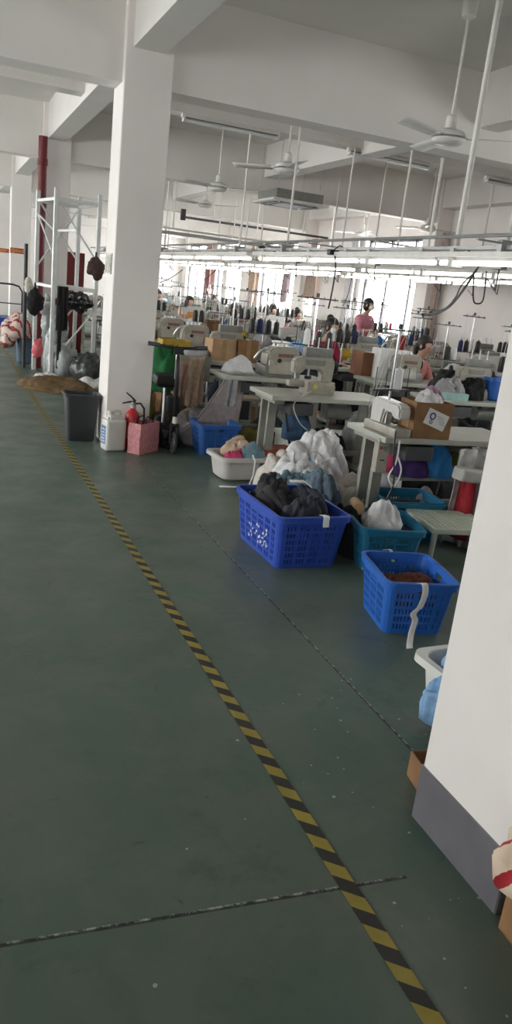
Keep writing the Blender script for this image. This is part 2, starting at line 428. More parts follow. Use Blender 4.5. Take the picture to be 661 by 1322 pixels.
# ---------------------------------------------------------------- lattice baskets
def basket(name, label, loc, rz, bw, bd, tw, td, h, m, cols, rows, hole, group=None, rim=.02, r=.035):
    """tapered crate with real slots. cols = (cells on the w sides, cells on the d sides)"""
    root = thing(name, label, 'basket', loc, rz, group)
    segs = []
    cn = 3
    def ring(w, d, rr):
        out = []
        hw, hd = w/2-rr, d/2-rr
        for side, (cx, cy_, a0) in enumerate(((hw, hd, 0), (-hw, hd, 90), (-hw, -hd, 180), (hw, -hd, 270))):
            for i in range(cn+1):
                a = radians(a0+90*i/cn); out.append(Vector((cx+cos(a)*rr, cy_+sin(a)*rr, 0)))
            # straight run to the next corner
            nx = ((-hw, hd, 90), (-hw, -hd, 180), (hw, -hd, 270), (hw, hd, 0))[side]
            a = radians(nx[2]); e = Vector((nx[0]+cos(a)*rr, nx[1]+sin(a)*rr, 0)); s0 = out[-1]
            n = cols[0] if side in (0, 2) else cols[1]
            for i in range(1, n): out.append(s0.lerp(e, i/n))
        return out
    kinds = []
    for side in range(4):
        n = cols[0] if side in (0, 2) else cols[1]
        kinds += [None]*cn + [(side, i, n) for i in range(n)]
    lo = ring(bw, bd, r); hi = ring(tw, td, r*1.15); K = len(lo)
    mb = MB(); nr = rows
    V = [[mb.b.verts.new(lo[i].lerp(hi[i], j/nr)+Vector((0, 0, h*j/nr))) for j in range(nr+1)] for i in range(K)]
    for i in range(K):
        for j in range(nr):
            kd = kinds[i]
            if kd and hole(kd[0], kd[1], kd[2], j, nr): continue
            mb.b.faces.new((V[i][j], V[(i+1) % K][j], V[(i+1) % K][j+1], V[i][j+1]))
    mb.b.faces.new([V[i][0] for i in range(K)])
    mb.build('body', m, root, thick=.005)
    rb = MB(); prof = [(.0, -.035), (rim*.7, -.035), (rim*.75, -.008), (rim, -.004), (rim, .004), (rim*.6, .008), (-.004, .006), (-.004, -.01)]
    def rf(off, z): return [p*(1+off/max(p.length, .01))+Vector((0, 0, h+z)) for p in hi]
    rings = [[rb.b.verts.new(p) for p in rf(o_, z)] for o_, z in prof]
    for a in range(len(prof)):
        A, B = rings[a], rings[(a+1) % len(prof)]
        for i in range(K): rb.b.faces.new((A[i], A[(i+1) % K], B[(i+1) % K], B[i]))
    rb.build('rim', m, root, smooth=True)
    return root
def hole_fine(side, i, n, j, nr):
    if j < 2 or j > nr-3: return False
    if i < 1 or i > n-2: return False
    if side in (1, 3) : pass
    if j >= nr-5 and n*.36 < i < n*.64: return False
    return (i % 2 == 1) and (j % 3 != 1) and not (i % 8 == 7)
def hole_slots(side, i, n, j, nr):
    if j < 2 or j > nr-4: return False
    if i < 1 or i > n-2: return False
    return (i % 2 == 1) and (j % 3 != 1) and (i % 12 not in (11,))
def hole_hand(side, i, n, j, nr):
    if n*.40 < i < n*.60 and nr-4 <= j <= nr-3: return True
    if j >= nr-5 and n*.33 < i < n*.67: return False
    return hole_slots(side, i, n, j, nr)

P_BLUE = mat('royal_blue_plastic', (.028, .075, .42), .42, var=.08)
P_BLUE2 = mat('mid_blue_plastic', (.035, .13, .42), .42, var=.08)
P_TEAL = mat('teal_blue_plastic', (.015, .15, .28), .42, var=.08)
P_BLUE3 = mat('bright_blue_plastic', (.02, .12, .48), .42, var=.08)
P_CREAM = mat('greyish_white_plastic', (.50, .48, .46), .4, var=.06)
P_WHITE = mat('white_plastic', (.66, .65, .62), .35, var=.04)
C_DARK = cloth('charcoal_knit', (.030, .029, .034)); C_DARK2 = cloth('dark_navy_knit', (.022, .025, .038))
C_WHITE = cloth('white_cotton', (.62, .61, .62)); C_OFF = cloth('offwhite_cotton', (.52, .48, .43)); C_GREY = cloth('grey_jersey', (.30, .30, .31))
C_TEAL = cloth('dusty_teal_cotton', (.12, .20, .24)); C_SKY = cloth('light_blue_gauze', (.20, .36, .58), .8); C_PINK = cloth('pink_cotton', (.55, .22, .28))
C_TAN = cloth('tan_cotton', (.42, .31, .23)); C_BROWN = cloth('brown_ochre_cloth', (.13, .075, .026)); C_RUST = cloth('rust_brown_fabric', (.13, .035, .018))
C_RED = cloth('red_cotton', (.36, .02, .03)); C_MAG = cloth('magenta_cotton', (.42, .035, .11)); C_GREEN = cloth('green_fabric', (.015, .13, .04))
C_PURPLE = cloth('purple_fabric', (.05, .02, .12)); C_BEIGEPK = cloth('pinkish_tan_curtain', (.42, .33, .28)); C_OLIVE = cloth('olive_fabric', (.14, .12, .02))
C_BLUE = cloth('blue_cotton', (.03, .20, .50)); C_MAUVE = cloth('mauve_grey_sack', (.29, .25, .25)); C_BLACK = cloth('black_cloth', (.008, .008, .009)); C_YEL = cloth('yellow_fabric', (.50, .33, .03))
FILM = mat('thin_white_polythene', (.62, .58, .60), .3, var=.1, scale=6, bump=.5, bscale=18)
CLEARBAG = mat('clear_polythene', (.32, .34, .34), .18, var=.35, scale=9, bump=.8, bscale=22)

# ---- near baskets
b1 = basket('laundry_basket', 'royal blue lattice basket heaped with dark clothes', (2.045, 4.19, 0), radians(1.5), .40, .60, .47, .70, .335, P_BLUE, (34, 46), 23, hole_fine)
# worn white marking on the aisle side of the basket
wm = MB()
for k_ in range(34):
    yy = -.17+.30*random.random(); zz = .07+.13*random.random()-.16*(yy)*.3
    xo = -.2-.035*zz/.335-.0045
    wm.box((xo, yy, zz), (.002, .006+.014*random.random(), .006+.012*random.random()), rot=(random.uniform(-.8, .8), .105, 0))
wo = wm.build('printed_marking', mat('white_print', (.62, .64, .72), .7), b1); wo['label'] = 'worn white printed marking'
b2 = basket('laundry_basket', 'teal lattice basket with white cloth and cardboard roll beside the low stool', (2.60, 3.955, 0), radians(-14), .32, .36, .40, .44, .28, P_TEAL, (40, 30), 20, hole_slots)
b3 = basket('laundry_basket', 'blue slotted basket holding rust brown fabric, white ribbon over its rim', (2.25, 3.12, 0), radians(-12), .31, .36, .37, .44, .29, P_BLUE3, (28, 36), 20, hole_hand)
b4 = basket('laundry_basket', 'blue lattice basket on the floor beside the mauve sack', (2.47, 6.97, 0), radians(0), .34, .26, .42, .34, .30, P_BLUE2, (30, 24), 18, hole_hand)
b5 = basket('laundry_basket', 'teal basket standing behind the low stool under the sewing table', (3.09, 4.46, 0), radians(-6), .38, .32, .44, .38, .29, P_TEAL, (34, 28), 20, hole_slots)

# garments in the royal blue basket
for (x, y, z, w, d, h, m_, sd, lb, rz) in (
    (2.04, 4.30, .20, .33, .48, .18, C_DARK, 1, 'charcoal garment folded over itself at the top of the royal blue basket heap', .4),
    (2.08, 4.03, .24, .32, .24, .14, C_DARK2, 2, 'dark navy garment bunched at the near rim of the royal blue basket', .1),
    (2.02, 4.42, .25, .28, .24, .16, C_DARK, 3, 'rounded charcoal garment at the far end of the royal blue basket', 1.),
    (2.17, 4.22, .28, .16, .34, .13, C_DARK2, 4, 'dark rolled garment along the table side of the royal blue basket', .2)):
    heap('garment', lb, 'clothing', (x, y, z), (w, d, h), m_, sd, rz, fold=.85, flat=.45, nu=72, nv=32)
tag(ribbon([(2.04, 4.24, .45), (2.10, 4.23, .452), (2.14, 4.24, .45), (2.18, 4.2, .425)], .06, (0.3, 1, 0)).build('fabric_label', M_PAPER, smooth='all', thick=.002), 'small white fabric tag lying on the charcoal garments', 'tag')
tag(ribbon([(2.10, 3.86, .345), (2.10, 3.805, .352), (2.10, 3.80, .315), (2.105, 3.803, .285)], .04, (1, 0, 0)).build('fabric_label', M_PAPER, smooth='all', thick=.002), 'white paper slip hanging over the near rim of the royal blue basket', 'tag')
# teal basket contents
heap('garment', 'white cloth puffed up over the rim of the teal basket', 'clothing', (2.60, 3.97, .16), (.26, .26, .22), C_WHITE, 8, .3, nu=48, nv=20)
heap('garment', 'dark patterned cloth lying inside the teal basket', 'clothing', (2.68, 3.93, .15), (.20, .26, .11), C_DARK2, 9, .3)
rl = MB(); rl.cyl((2.46, 4.04, .325), (2.55, 4.26, .305), .036, n=24); rl.cyl((2.459, 4.037, .3252), (2.457, 4.031, .3254), .022, n=16)
tag(rl.build('cardboard_roll', M_CARDL, smooth=True), 'pinkish brown cardboard roll leaning on the teal basket rim', 'roll')
tag(ribbon([(2.48, 3.94, .31), (2.445, 3.90, .305), (2.44, 3.88, .22), (2.45, 3.87, .10), (2.43, 3.85, .02), (2.40, 3.80, .006)], .03, (.3, 1, 0)).build('ribbon', C_OFF, smooth='all', thick=.002), 'white tape hanging down the corner of the teal basket to the floor', 'ribbon')
for dx in (.0, .035, .07):
    pass
heap('garment', 'black and white polka dot cloth hanging between the royal blue and teal baskets', 'clothing', (2.44, 4.13, 0), (.13, .30, .30), C_BLACK, 31, .2, flat=.3)
# rust fabric + ribbon
fb = heap('fabric_bundle', 'rust brown fabric filling the blue slotted basket', 'fabric', (2.25, 3.12, .12), (.27, .33, .10), C_RUST, 12, .2, fold=.4, nu=48, nv=20)
tag(heap_bm(.16, .20, .10, 17, nu=40, nv=16, fold=.4).build('fabric_bundle', C_RUST, smooth='all'), 'peaked rust fabric bundle in the corner of the blue slotted basket', 'fabric')
bpy.context.collection.objects[-1].location = (2.33, 3.12, .16)
tag(ribbon([(2.16, 3.05, .24), (2.175, 2.93, .285), (2.18, 2.875, .305), (2.185, 2.86, .26), (2.175, 2.866, .19), (2.145, 2.87, .15), (2.165, 2.875, .11), (2.15, 2.865, .05), (2.125, 2.83, .008), (2.10, 2.79, .006)], .036, (1, 0, 0), n=10).build('ribbon', M_PAPER, smooth='all', thick=.0015), 'long white ribbon draped over the front of the blue slotted basket', 'ribbon')
tag(ribbon([(2.25, 3.37, .30), (2.27, 3.345, .31), (2.29, 3.35, .27), (2.30, 3.34, .24)], .02, (1, 0, 0)).build('bow', M_PAPER, smooth='all', thick=.002), 'small white tie on the far rim of the blue slotted basket', 'ribbon')
# grey-white tub with clothes
def tub(name, label, loc, rz, bw, bd, tw, td, h, m_, group=None):
    root = thing(name, label, 'tub', loc, rz, group)
    def ring(w, d, rr, z, n=6):
        out = []
        for cx, cy_, a0 in ((w/2-rr, d/2-rr, 0), (-w/2+rr, d/2-rr, 90), (-w/2+rr, -d/2+rr, 180), (w/2-rr, -d/2+rr, 270)):
            for i in range(n+1):
                a = radians(a0+90*i/n); out.append(Vector((cx+cos(a)*rr, cy_+sin(a)*rr, z)))
        return out
    def shell(prof, nm):
        mb = MB(); rr = [[mb.b.verts.new(p) for p in ring(*q)] for q in prof]; K = len(rr[0])
        for A, B in zip(rr, rr[1:]):
            for i in range(K): mb.b.faces.new((A[i], A[(i+1) % K], B[(i+1) % K], B[i]))
        if nm == 'bowl': mb.b.faces.new(rr[0][::-1]); mb.b.faces.new(rr[-1])
        else:
            A, B = rr[-1], rr[0]
            for i in range(K): mb.b.faces.new((A[i], A[(i+1) % K], B[(i+1) % K], B[i]))
        mb.build(nm, m_, root, smooth=True)
    t = .006
    shell([(bw-.05, bd-.05, .06, 0), (bw, bd, .07, .02), (tw-.05, td-.05, .07, h-.03), (tw-.05, td-.05, .07, h-.004), (tw-.05-2*t, td-.05-2*t, .065, h-.004), (bw-2*t, bd-2*t, .065, .025), (bw-.06, bd-.06, .05, .012)], 'bowl')
    shell([(tw-.056, td-.056, .068, h-.006), (tw, td, .06, h-.006), (tw+.004, td+.004, .06, h-.03), (tw+.01, td+.01, .06, h-.03), (tw+.006, td+.006, .06, h+.002), (tw-.056, td-.056, .068, h+.002)], 'rim')
    return root
tub('plastic_tub', 'greyish white plastic tub of mixed clothes beside the royal blue basket', (2.36, 6.02, 0), radians(4), .34, .30, .44, .40, .21, P_CREAM)
for (x, y, z, w, d, h, m_, sd, lb) in (
    (2.42, 6.10, .14, .34, .30, .17, C_TAN, 21, 'tan ribbed garment bundled at the back of the greyish tub'),
    (2.34, 5.95, .15, .22, .18, .10, C_MAG, 22, 'magenta garment near the front edge of the greyish tub'),
    (2.48, 5.97, .15, .24, .24, .15, C_TEAL, 23, 'dusty teal garment on the table side of the greyish tub')):
    heap('garment', lb, 'clothing', (x, y, z), (w, d, h), m_, sd, .3, fold=.45, nu=48, nv=20)
tag(MB().tube([(2.46, 5.95, .27), (2.44, 5.84, .225), (2.44, 5.79, .20), (2.43, 5.77, .08), (2.38, 5.72, .010), (2.22, 5.66, .010), (2.10, 5.68, .010)], .008, n=6).build('drawstring', M_COTTON, smooth='all'), 'white cord trailing from the greyish tub onto the floor', 'cord')
# white and teal clothes pile behind the royal blue basket
for (x, y, z, w, d, h, m_, sd, lb) in (
    (2.62, 5.18, 0, .62, .55, .36, C_WHITE, 41, 'white cotton garments piled behind the royal blue basket'),
    (2.56, 4.96, .02, .50, .40, .28, C_TEAL, 42, 'dusty teal garment lying against the white clothes pile'),
    (2.80, 5.34, .05, .50, .42, .42, C_WHITE, 43, 'white rumpled garment at the top of the clothes pile'),
    (2.96, 5.10, 0, .46, .44, .24, C_OFF, 44, 'cream garment at the table side of the clothes pile'),
    (2.68, 5.22, .24, .26, .18, .13, C_SKY, 45, 'pale blue garment tucked into the white clothes pile'),
    (2.38, 4.98, 0, .34, .40, .24, C_TEAL, 48, 'slate teal garment on the aisle side of the clothes pile'),
    (2.56, 4.80, .10, .36, .22, .24, cloth('slate_blue_jersey', (.10, .14, .19)), 49, 'slate blue garment between the royal blue basket and the white pile'),
    (2.46, 5.34, .02, .34, .36, .30, C_OFF, 46, 'off white garment between the tub and the clothes pile'),
    (3.02, 4.86, 0, .40, .34, .20, C_OFF, 47, 'pinkish cream garment on the floor before the white polythene sack')):
    heap('garment', lb, 'clothing', (x, y, z), (w, d, h), m_, sd, sd, fold=.85, flat=.6, nu=72, nv=32)
heap('polythene_sack', 'white translucent polythene sack standing at the sewing table leg', 'sack', (3.18, 5.02, 0), (.34, .32, .50), FILM, 51, .4, fold=.22, flat=.34, nu=60, nv=28)
# mauve big sack
heap('fabric_sack', 'large mauve grey fabric sack leaning under the tables behind the scooter', 'sack', (2.52, 7.50, 0), (.66, .60, .26), C_MAUVE, 52, .2, fold=.35, flat=.5, nu=60, nv=26)
sk = MB().prism([(2.16, .16), (2.36, .33), (2.62, .74), (2.82, .74), (2.76, .05), (2.4, .02), (2.2, .04)], 7.13, 7.19, bv=.02)
so = sk.build('sheet', C_MAUVE, smooth=True); tag(so, 'mauve grey cloth stretched from the table edge down to the floor', 'fabric')

# right white tub + blue bag
tub('plastic_tub', 'white plastic tub partly behind the near white column', (2.03, 2.20, 0), radians(3), .36, .26, .46, .36, .24, P_WHITE)
heap('polythene_bag', 'light blue translucent bag spilling out of the white tub', 'bag', (1.97, 2.18, .10), (.28, .24, .22), C_SKY, 55, .5, fold=.4, flat=.4, nu=60, nv=26)
heap('polythene_bag', 'light blue bag lobe hanging down outside the white tub', 'bag', (1.81, 2.14, .05), (.14, .17, .21), C_SKY, 56, .9, fold=.4, flat=.35, nu=50, nv=24)
# open shoe box
def open_box(name, label, loc, rz, w, d, h, m_, t=.005, flaps=0, inner=None, group=None):
    root = thing(name, label, 'box', loc, rz, group)
    mb = MB()
    mb.box((0, 0, t/2), (w, d, t))
    for s_ in (-1, 1):
        mb.box((s_*(w/2-t/2), 0, h/2), (t, d, h)); mb.box((0, s_*(d/2-t/2), h/2), (w-2*t, t, h))
    mb.build('carton_body', m_, root)
    if flaps:
        for s_ in (-1, 1):
            f_ = MB(); f_.box((s_*(w/2+flaps*.38), 0, h+flaps*.10), (flaps, d*.98, t), rot=(0, s_*.5, 0)); f_.build('flap', m_, root)
    return root
def closed_box(name, label, loc, rz, w, d, h, m_, group=None, tape=True):
    root = thing(name, label, 'box', loc, rz, group)
    MB().box((0, 0, h/2), (w, d, h), bv=.004).build('carton_body', m_, root)
    if tape: MB().box((0, 0, h/2), (.05, d+.002, h+.002)).build('packing_tape', mat('brown_packing_tape', (.30, .19, .09), .3), root)
    return root
open_box('shoe_box', 'small open brown carton at the foot of the near column', (1.59, 1.815, 0), radians(-10), .16, .17, .10, M_CARD)
nb = MB()
for k_ in range(10):
    nb.box((random.uniform(-.02, .02), random.uniform(-.05, .05), random.uniform(.0, .02)), (.03, .014, .008), rot=(random.random(), random.random(), random.random()*3))
no = nb.build('paper_scraps', M_PAPER); no.location = (1.585, 1.81, .02); tag(no, 'crumpled black and white paper inside the small open carton', 'paper', kind='stuff')

# near bottom corner: carton with striped knitwear
open_box('carton', 'brown carton under striped knitwear at the near side of the column', (1.555, 1.15, 0), radians(-3), .32, .18, .27, M_CARD)
MSTR = bpy.data.materials.new('red_and_cream_stripe'); MSTR.use_nodes = True
nt = MSTR.node_tree; bb = nt.nodes['Principled BSDF']; tc = nt.nodes.new('ShaderNodeTexCoord'); wv = nt.nodes.new('ShaderNodeTexWave')
wv.inputs['Scale'].default_value = 4.0; wv.inputs['Distortion'].default_value = 3.5; wv.inputs['Detail'].default_value = 1; wv.bands_direction = 'DIAGONAL'
rp = nt.nodes.new('ShaderNodeValToRGB'); rp.color_ramp.interpolation = 'CONSTANT'; rp.color_ramp.elements[0].color = (.34, .012, .018, 1); rp.color_ramp.elements[1].position = .26; rp.color_ramp.elements[1].color = (.66, .52, .40, 1)
nt.links.new(tc.outputs['Object'], wv.inputs['Vector']); nt.links.new(wv.outputs['Color'], rp.inputs[0]); nt.links.new(rp.outputs[0], bb.inputs['Base Color']); bb.inputs['Roughness'].default_value = .9
heap('knitwear', 'red and cream striped knitwear heaped on the carton by the near column', 'clothing', (1.44, 1.165, .265), (.36, .22, .15), MSTR, 61, .2, fold=.9, flat=.45, nu=72, nv=32)

# ---------------------------------------------------------------- column side things
def bin_():
    root = thing('waste_bin', 'dark grey square waste bin standing beside the white column', 'bin', (1.235, 7.40, 0))
    def rg(m_, w, d, z, r=.03, n=4):
        o = []
        for cx, cy_, a0 in ((w/2-r, d/2-r, 0), (-w/2+r, d/2-r, 90), (-w/2+r, -d/2+r, 180), (w/2-r, -d/2+r, 270)):
            for i in range(n+1):
                a = radians(a0+90*i/n); o.append(m_.b.verts.new((cx+cos(a)*r, cy_+sin(a)*r, z)))
        return o
    m_ = MB(); R = [rg(m_, *q) for q in ((.235, .19, 0), (.25, .205, .012), (.315, .26, .44), (.33, .275, .442), (.33, .275, .455), (.305, .25, .455), (.24, .195, .02))]
    for A, B in zip(R, R[1:]):
        for i in range(len(A)): m_.b.faces.new((A[i], A[(i+1) % len(A)], B[(i+1) % len(A)], B[i]))
    m_.b.faces.new(R[0][::-1]); m_.b.faces.new(R[-1])
    m_.build('bin_body', mat('dark_grey_bin', (.035, .037, .042), .5, var=.1), root, smooth=True)
    l = MB(); A = rg(l, .332, .277, .455); B = rg(l, .346, .291, .45); C = rg(l, .346, .291, .428); D = rg(l, .332, .277, .428)
    for P, Q in ((A, B), (B, C), (C, D), (D, A)):
        for i in range(len(P)): l.b.faces.new((P[i], P[(i+1) % len(P)], Q[(i+1) % len(P)], Q[i]))
    l.build('rim', mat('dark_grey_bin', (.035, .037, .042)), root, smooth=True)
bin_()
def jug():
    root = thing('plastic_jug', 'white plastic canister with a blue label before the column', 'jug', (1.475, 6.965, 0), radians(12))
    m_ = MB().box((0, 0, .15), (.20, .15, .30), bv=.035, seg=4)
    m_.prism([(-.085, .27), (.085, .27), (.06, .335), (-.03, .345), (-.07, .33)], -.055, .055, bv=.018)
    m_.build('jug_body', mat('milky_plastic', (.62, .61, .58), .35, var=.04), root, smooth=True)
    h = MB().tube([(.06, 0, .325), (.055, 0, .365), (.0, 0, .372), (-.02, 0, .345)], .013, n=10); h.build('handle', mat('milky_plastic', (.62, .61, .58)), root, smooth='all')
    c = MB().cyl((-.045, 0, .335), (-.045, 0, .375), .024, n=18); c.build('screw_cap', P_WHITE, root, smooth=True)
    l = MB().box((-.1005, 0, .15), (.003, .09, .17)); lo = l.build('label_sheet', mat('blue_label_print', (.10, .20, .42), .5, var=.5, scale=40), root)
    l = MB()
    for i in range(5): l.box((-.1025, 0.005*(i % 2), .09+.028*i), (.002, .06, .008))
    l.build('label_print', M_PAPER, root)
jug()
def extinguisher():
    root = thing('fire_extinguisher', 'red fire extinguisher with black hose against the white column', 'fire extinguisher', (1.655, 7.015, 0), radians(-20))
    MB().lathe([(.05, 0), (.066, .004), (.068, .02), (.068, .30), (.062, .335), (.045, .365), (.024, .385), (.020, .40)], n=28).build('cylinder', M_RED, root, smooth=True)
    MB().lathe([(.021, .395), (.026, .40), (.026, .425), (.018, .43), (.018, .455)], n=16).build('valve', M_STEEL, root, smooth=True)
    MB().tube([(.02, 0, .455), (-.03, 0, .452), (-.10, .0, .432)], [.010, .009, .007], n=8).build('handle', M_BLACK, root, smooth='all')
    MB().tube([(.02, 0, .463), (-.02, 0, .50), (-.07, 0, .535)], [.010, .008, .006], n=8).build('lever', M_BLACK, root, smooth='all')
    MB().tube([(.02, 0, .44), (.07, 0, .445), (.105, 0, .40), (.11, 0, .30), (.095, 0, .16), (.085, 0, .12)], .010, n=10).build('hose', M_BLACK, root, smooth='all')
    MB().cyl((-.02, -.02, .425), (-.02, -.034, .425), .014, n=14).build('gauge', P_WHITE, root)
    MB().cyl((0, 0, .12), (0, 0, .24), .0687, n=28, caps=False).build('label_band', mat('extinguisher_label', (.45, .10, .08), .5, var=.4, scale=50), root, smooth=True)
extinguisher()
def paperbag():
    root = thing('shopping_bag', 'pink patterned shopping bag with dark handles before the column', 'bag', (1.755, 6.93, 0), radians(42))
    m_ = bpy.data.materials.new('pink_print'); m_.use_nodes = True; nt = m_.node_tree; b = nt.nodes['Principled BSDF']; tc = nt.nodes.new('ShaderNodeTexCoord'); v = nt.nodes.new('ShaderNodeTexVoronoi'); v.inputs['Scale'].default_value = 26
    r = nt.nodes.new('ShaderNodeValToRGB'); r.color_ramp.elements[0].color = (.60, .26, .28, 1); r.color_ramp.elements[1].color = (.46, .17, .19, 1); r.color_ramp.elements[0].position = .25
    nt.links.new(tc.outputs['Object'], v.inputs['Vector']); nt.links.new(v.outputs['Distance'], r.inputs[0]); nt.links.new(r.outputs[0], b.inputs['Base Color']); b.inputs['Roughness'].default_value = .7
    w, d, h = .31, .13, .285
    mb = MB()
    def rg(s, z, j=0): return [mb.b.verts.new((x*s*w/2+.01*noise.noise(Vector((x, y, z*9))), y*d/2*s2+.012*noise.noise(Vector((y, z*8, x))), z+.012*j*noise.noise(Vector((x*2, y*3, 1))))) for x, y, s2 in ((-1, -1, s), (0, -1, s), (1, -1, s), (1.0, 0, s), (1, 1, s), (0, 1, s), (-1, 1, s), (-1., 0, s))]
    Rr = [rg(1, 0), rg(1.02, .08), rg(1.0, .16), rg(1.03, .23), rg(.99, h, 1)]
    for A, B in zip(Rr, Rr[1:]):
        for i in range(8): mb.b.faces.new((A[i], A[(i+1) % 8], B[(i+1) % 8], B[i]))
    mb.b.faces.new(Rr[0][::-1]); mb.build('bag_body', m_, root, thick=.003)
    for s_ in (-1, 1):
        MB().tube([(-.07, s_*d*.42, h-.03), (-.06, s_*d*.36, h+.03), (0, s_*d*.25, h+.055), (.06, s_*d*.36, h+.03), (.07, s_*d*.42, h-.03)], .006, n=6).build('handle', M_BLACK, root, smooth='all')
paperbag()
# picture board on the column's aisle face
root = thing('notice_board', 'small framed notice board fixed on the aisle face of the column', 'board', (1.42, 7.31, 1.665))
MB().box((-.008, 0, 0), (.014, .236, .156)).build('board_sheet', mat('photo_print', (.20, .20, .15), .35, var=.9, scale=26), root)
fr = MB()
for s_ in (-1, 1): fr.box((-.006, s_*.125, 0), (.012, .012, .18)); fr.box((-.006, 0, s_*.085), (.012, .26, .012))
fr.build('frame', mat('pale_frame', (.55, .54, .50), .4), root)

# ---------------------------------------------------------------- rack and its goods
def rack():
    root = thing('storage_rack', 'tall white steel rack frame with diagonal braces before the red pipe', 'rack', (0, 0, 0))
    m_ = mat('rack_enamel', (.62, .63, .62), .4, .1, var=.06); ax, bx_, ay, by_ = 1.47, 2.10, 11.58, 12.45; hh = 2.62
    for x in (ax, bx_):
        for y in (ay, by_): 
            MB().box((x, y, hh/2), (.055, .045, hh), bv=.003, seg=1).build('upright', m_, root)
    def bar(p, q, r=.014): MB().cyl(p, q, r, n=8).build('brace', m_, root)
    for y in (ay, by_):
        bar((ax, y, 2.50), (bx_, y, 1.70)); bar((bx_, y, 1.02), (ax, y, .22)); bar((ax, y, 1.55), (bx_, y, 2.45)) if y == by_ else None
    for x in (ax,):
        bar((x, ay, 2.05), (x, by_, 2.30)); bar((x, by_, 2.30), (x, ay, 1.7))
    root.rotation_euler = (0, 0, radians(10)); pv = Vector((1.47, 11.58, 0)); root.location = pv-Matrix.Rotation(radians(10), 3, 'Z') @ pv
    for z in (1.30, 2.48):
        for y in (ay, by_): MB().box(((ax+bx_)/2, y, z), (bx_-ax, .035, .05)).build('crossbeam', m_, root)
        for x in (ax, bx_): MB().box((x, (ay+by_)/2, z), (.035, by_-ay, .04)).build('crossbeam', m_, root)
    MB().box(((ax+bx_)/2, (ay+by_)/2, 2.10), (.03, by_-ay, .03)).build('crossbeam', m_, root)
rack()
root = thing('sprinkler_pipe', 'dark red riser pipe standing before the second white column', 'pipe', (1.40, 12.74, 0))
MB().cyl((0, 0, 0), (0, 0, 3.40), .066, n=20).build('pipe_run', M_DKRED, root, smooth=True)
for z in (.25, 2.45, 3.05): MB().lathe([(.066, z-.05), (.078, z-.045), (.078, z+.045), (.066, z+.05)], n=20).build('coupling', M_DKRED, root, smooth=True)
tag(MB().cyl((1.18, 12.6, 0), (1.18, 12.6, 1.86), .030, n=14).build('floor_post', M_BLACK, smooth=True), 'black upright post standing beside the dark red pipe', 'post')
rc = thing('hose_cabinet', 'tall dark red cabinet seen through the steel rack', 'cabinet', (2.10, 13.9, 0))
MB().box((0, 0, .92), (.30, .30, 1.84), bv=.006).build('cabinet_body', M_DKRED, rc)
for s_ in (-1, 1):
    d_ = MB().box((s_*.074, -.158, .94), (.14, .016, 1.72), bv=.003).build('door', M_DKRED, rc)
    MB().box((s_*.03, -.172, .95), (.012, .02, .12)).build('handle', M_STEEL, d_)
tag(MB().box((1.75, 13.0-.30, 1.02), (.80, .05, .16)).build('crossing_beam', M_DKRED), 'dark red horizontal bar crossing behind the rack', 'bar')
o = drape(.17, .62, 2, 3, .02).build('cloth_length', C_BLACK, smooth='all', thick=.004); o.location = (1.60, 11.56, 1.32); tag(o, 'long black cloth hanging from the rack crossbeam', 'cloth')
o = drape(.06, .9, 1, 8, .012).build('cloth_length', C_BLACK, smooth='all', thick=.003); o.location = (1.57, 11.54, 1.05); tag(o, 'narrow black strip hanging lower beneath the black cloth on the rack', 'cloth')
def sack_ball(name, label, cat, c, r, m_, seed, hang=0):
    t = MB().ball((0, 0, 0), r, 4)
    for v in t.b.verts:
        n_ = noise.noise(v.co*9+Vector((seed, 0, 0))); n2 = abs(noise.noise(v.co*17+Vector((0, seed, 0))))
        v.co *= 1+.34*n_-.36*n2
    if hang:
        t.cyl((0, 0, r[2]*.8), (0, 0, r[2]*.8+hang), .02, .012, n=8)
    o = t.build(name, m_, smooth='all'); o.location = c; return tag(o, label, cat)
sack_ball('bag', 'black bag hanging on the aisle side of the rack', 'bag', (1.22, 11.60, 1.06), (.13, .10, .19), C_BLACK, 1, .12)
sack_ball('bag', 'black glossy sack lying on the rack crossbeam beside the black cloth', 'bag', (1.84, 11.66, 1.12), (.19, .16, .16), mat('black_polythene', (.012, .012, .014), .2, var=.3, bump=.6, bscale=20), 2)
sack_ball('bag', 'grey plastic wrap hanging on the rack by the black bag', 'bag', (1.44, 11.9, .98), (.17, .12, .10), FILM, 3)
sack_ball('bag', 'dark brown bag hanging on the rack upright next to the column', 'bag', (2.04, 11.50, 1.62), (.13, .11, .15), cloth('dark_brown_fabric', (.055, .03, .025)), 4, .1)
sack_ball('bag', 'pink plastic bag hanging low on the rack upright', 'bag', (1.34, 12.2, .36), (.09, .08, .15), mat('pink_polythene', (.55, .10, .12), .3, bump=.5), 5)
sack_ball('bag', 'white cloth hung high on the black post by the rack', 'bag', (1.17, 11.9, 1.26), (.07, .06, .13), C_OFF, 6)
sack_ball('bag', 'upper white plastic wrap hanging behind the black cloth on the rack', 'bag', (1.50, 12.35, .75), (.10, .10, .42), CLEARBAG, 7)
for (x, y, w, d, h, sd, lb, m_) in ((1.68, 11.75, .50, .46, .50, 71, 'big clear plastic sack of dark scraps on the floor under the rack', CLEARBAG),
    (1.95, 11.5, .42, .40, .38, 72, 'dark plastic sack slumped against the clear one under the rack', mat('dark_smoky_polythene', (.06, .065, .065), .22, var=.4, scale=16, bump=.8, bscale=20)),
    (1.60, 11.95, .36, .30, .78, 73, 'tall clear plastic sack standing behind the rack upright', CLEARBAG)):
    heap('plastic_sack', lb, 'sack', (x, y, 0), (w, d, h), m_, sd, .3, fold=.4, flat=.4, nu=60, nv=26)
heap('dust_sheet', 'brown ochre cloth spread in a crumpled heap on the floor before the rack', 'cloth', (1.50, 10.75, 0), (1.0, 1.15, .10), C_BROWN, 75, .2, fold=1.1, flat=.9, nu=80, nv=34)
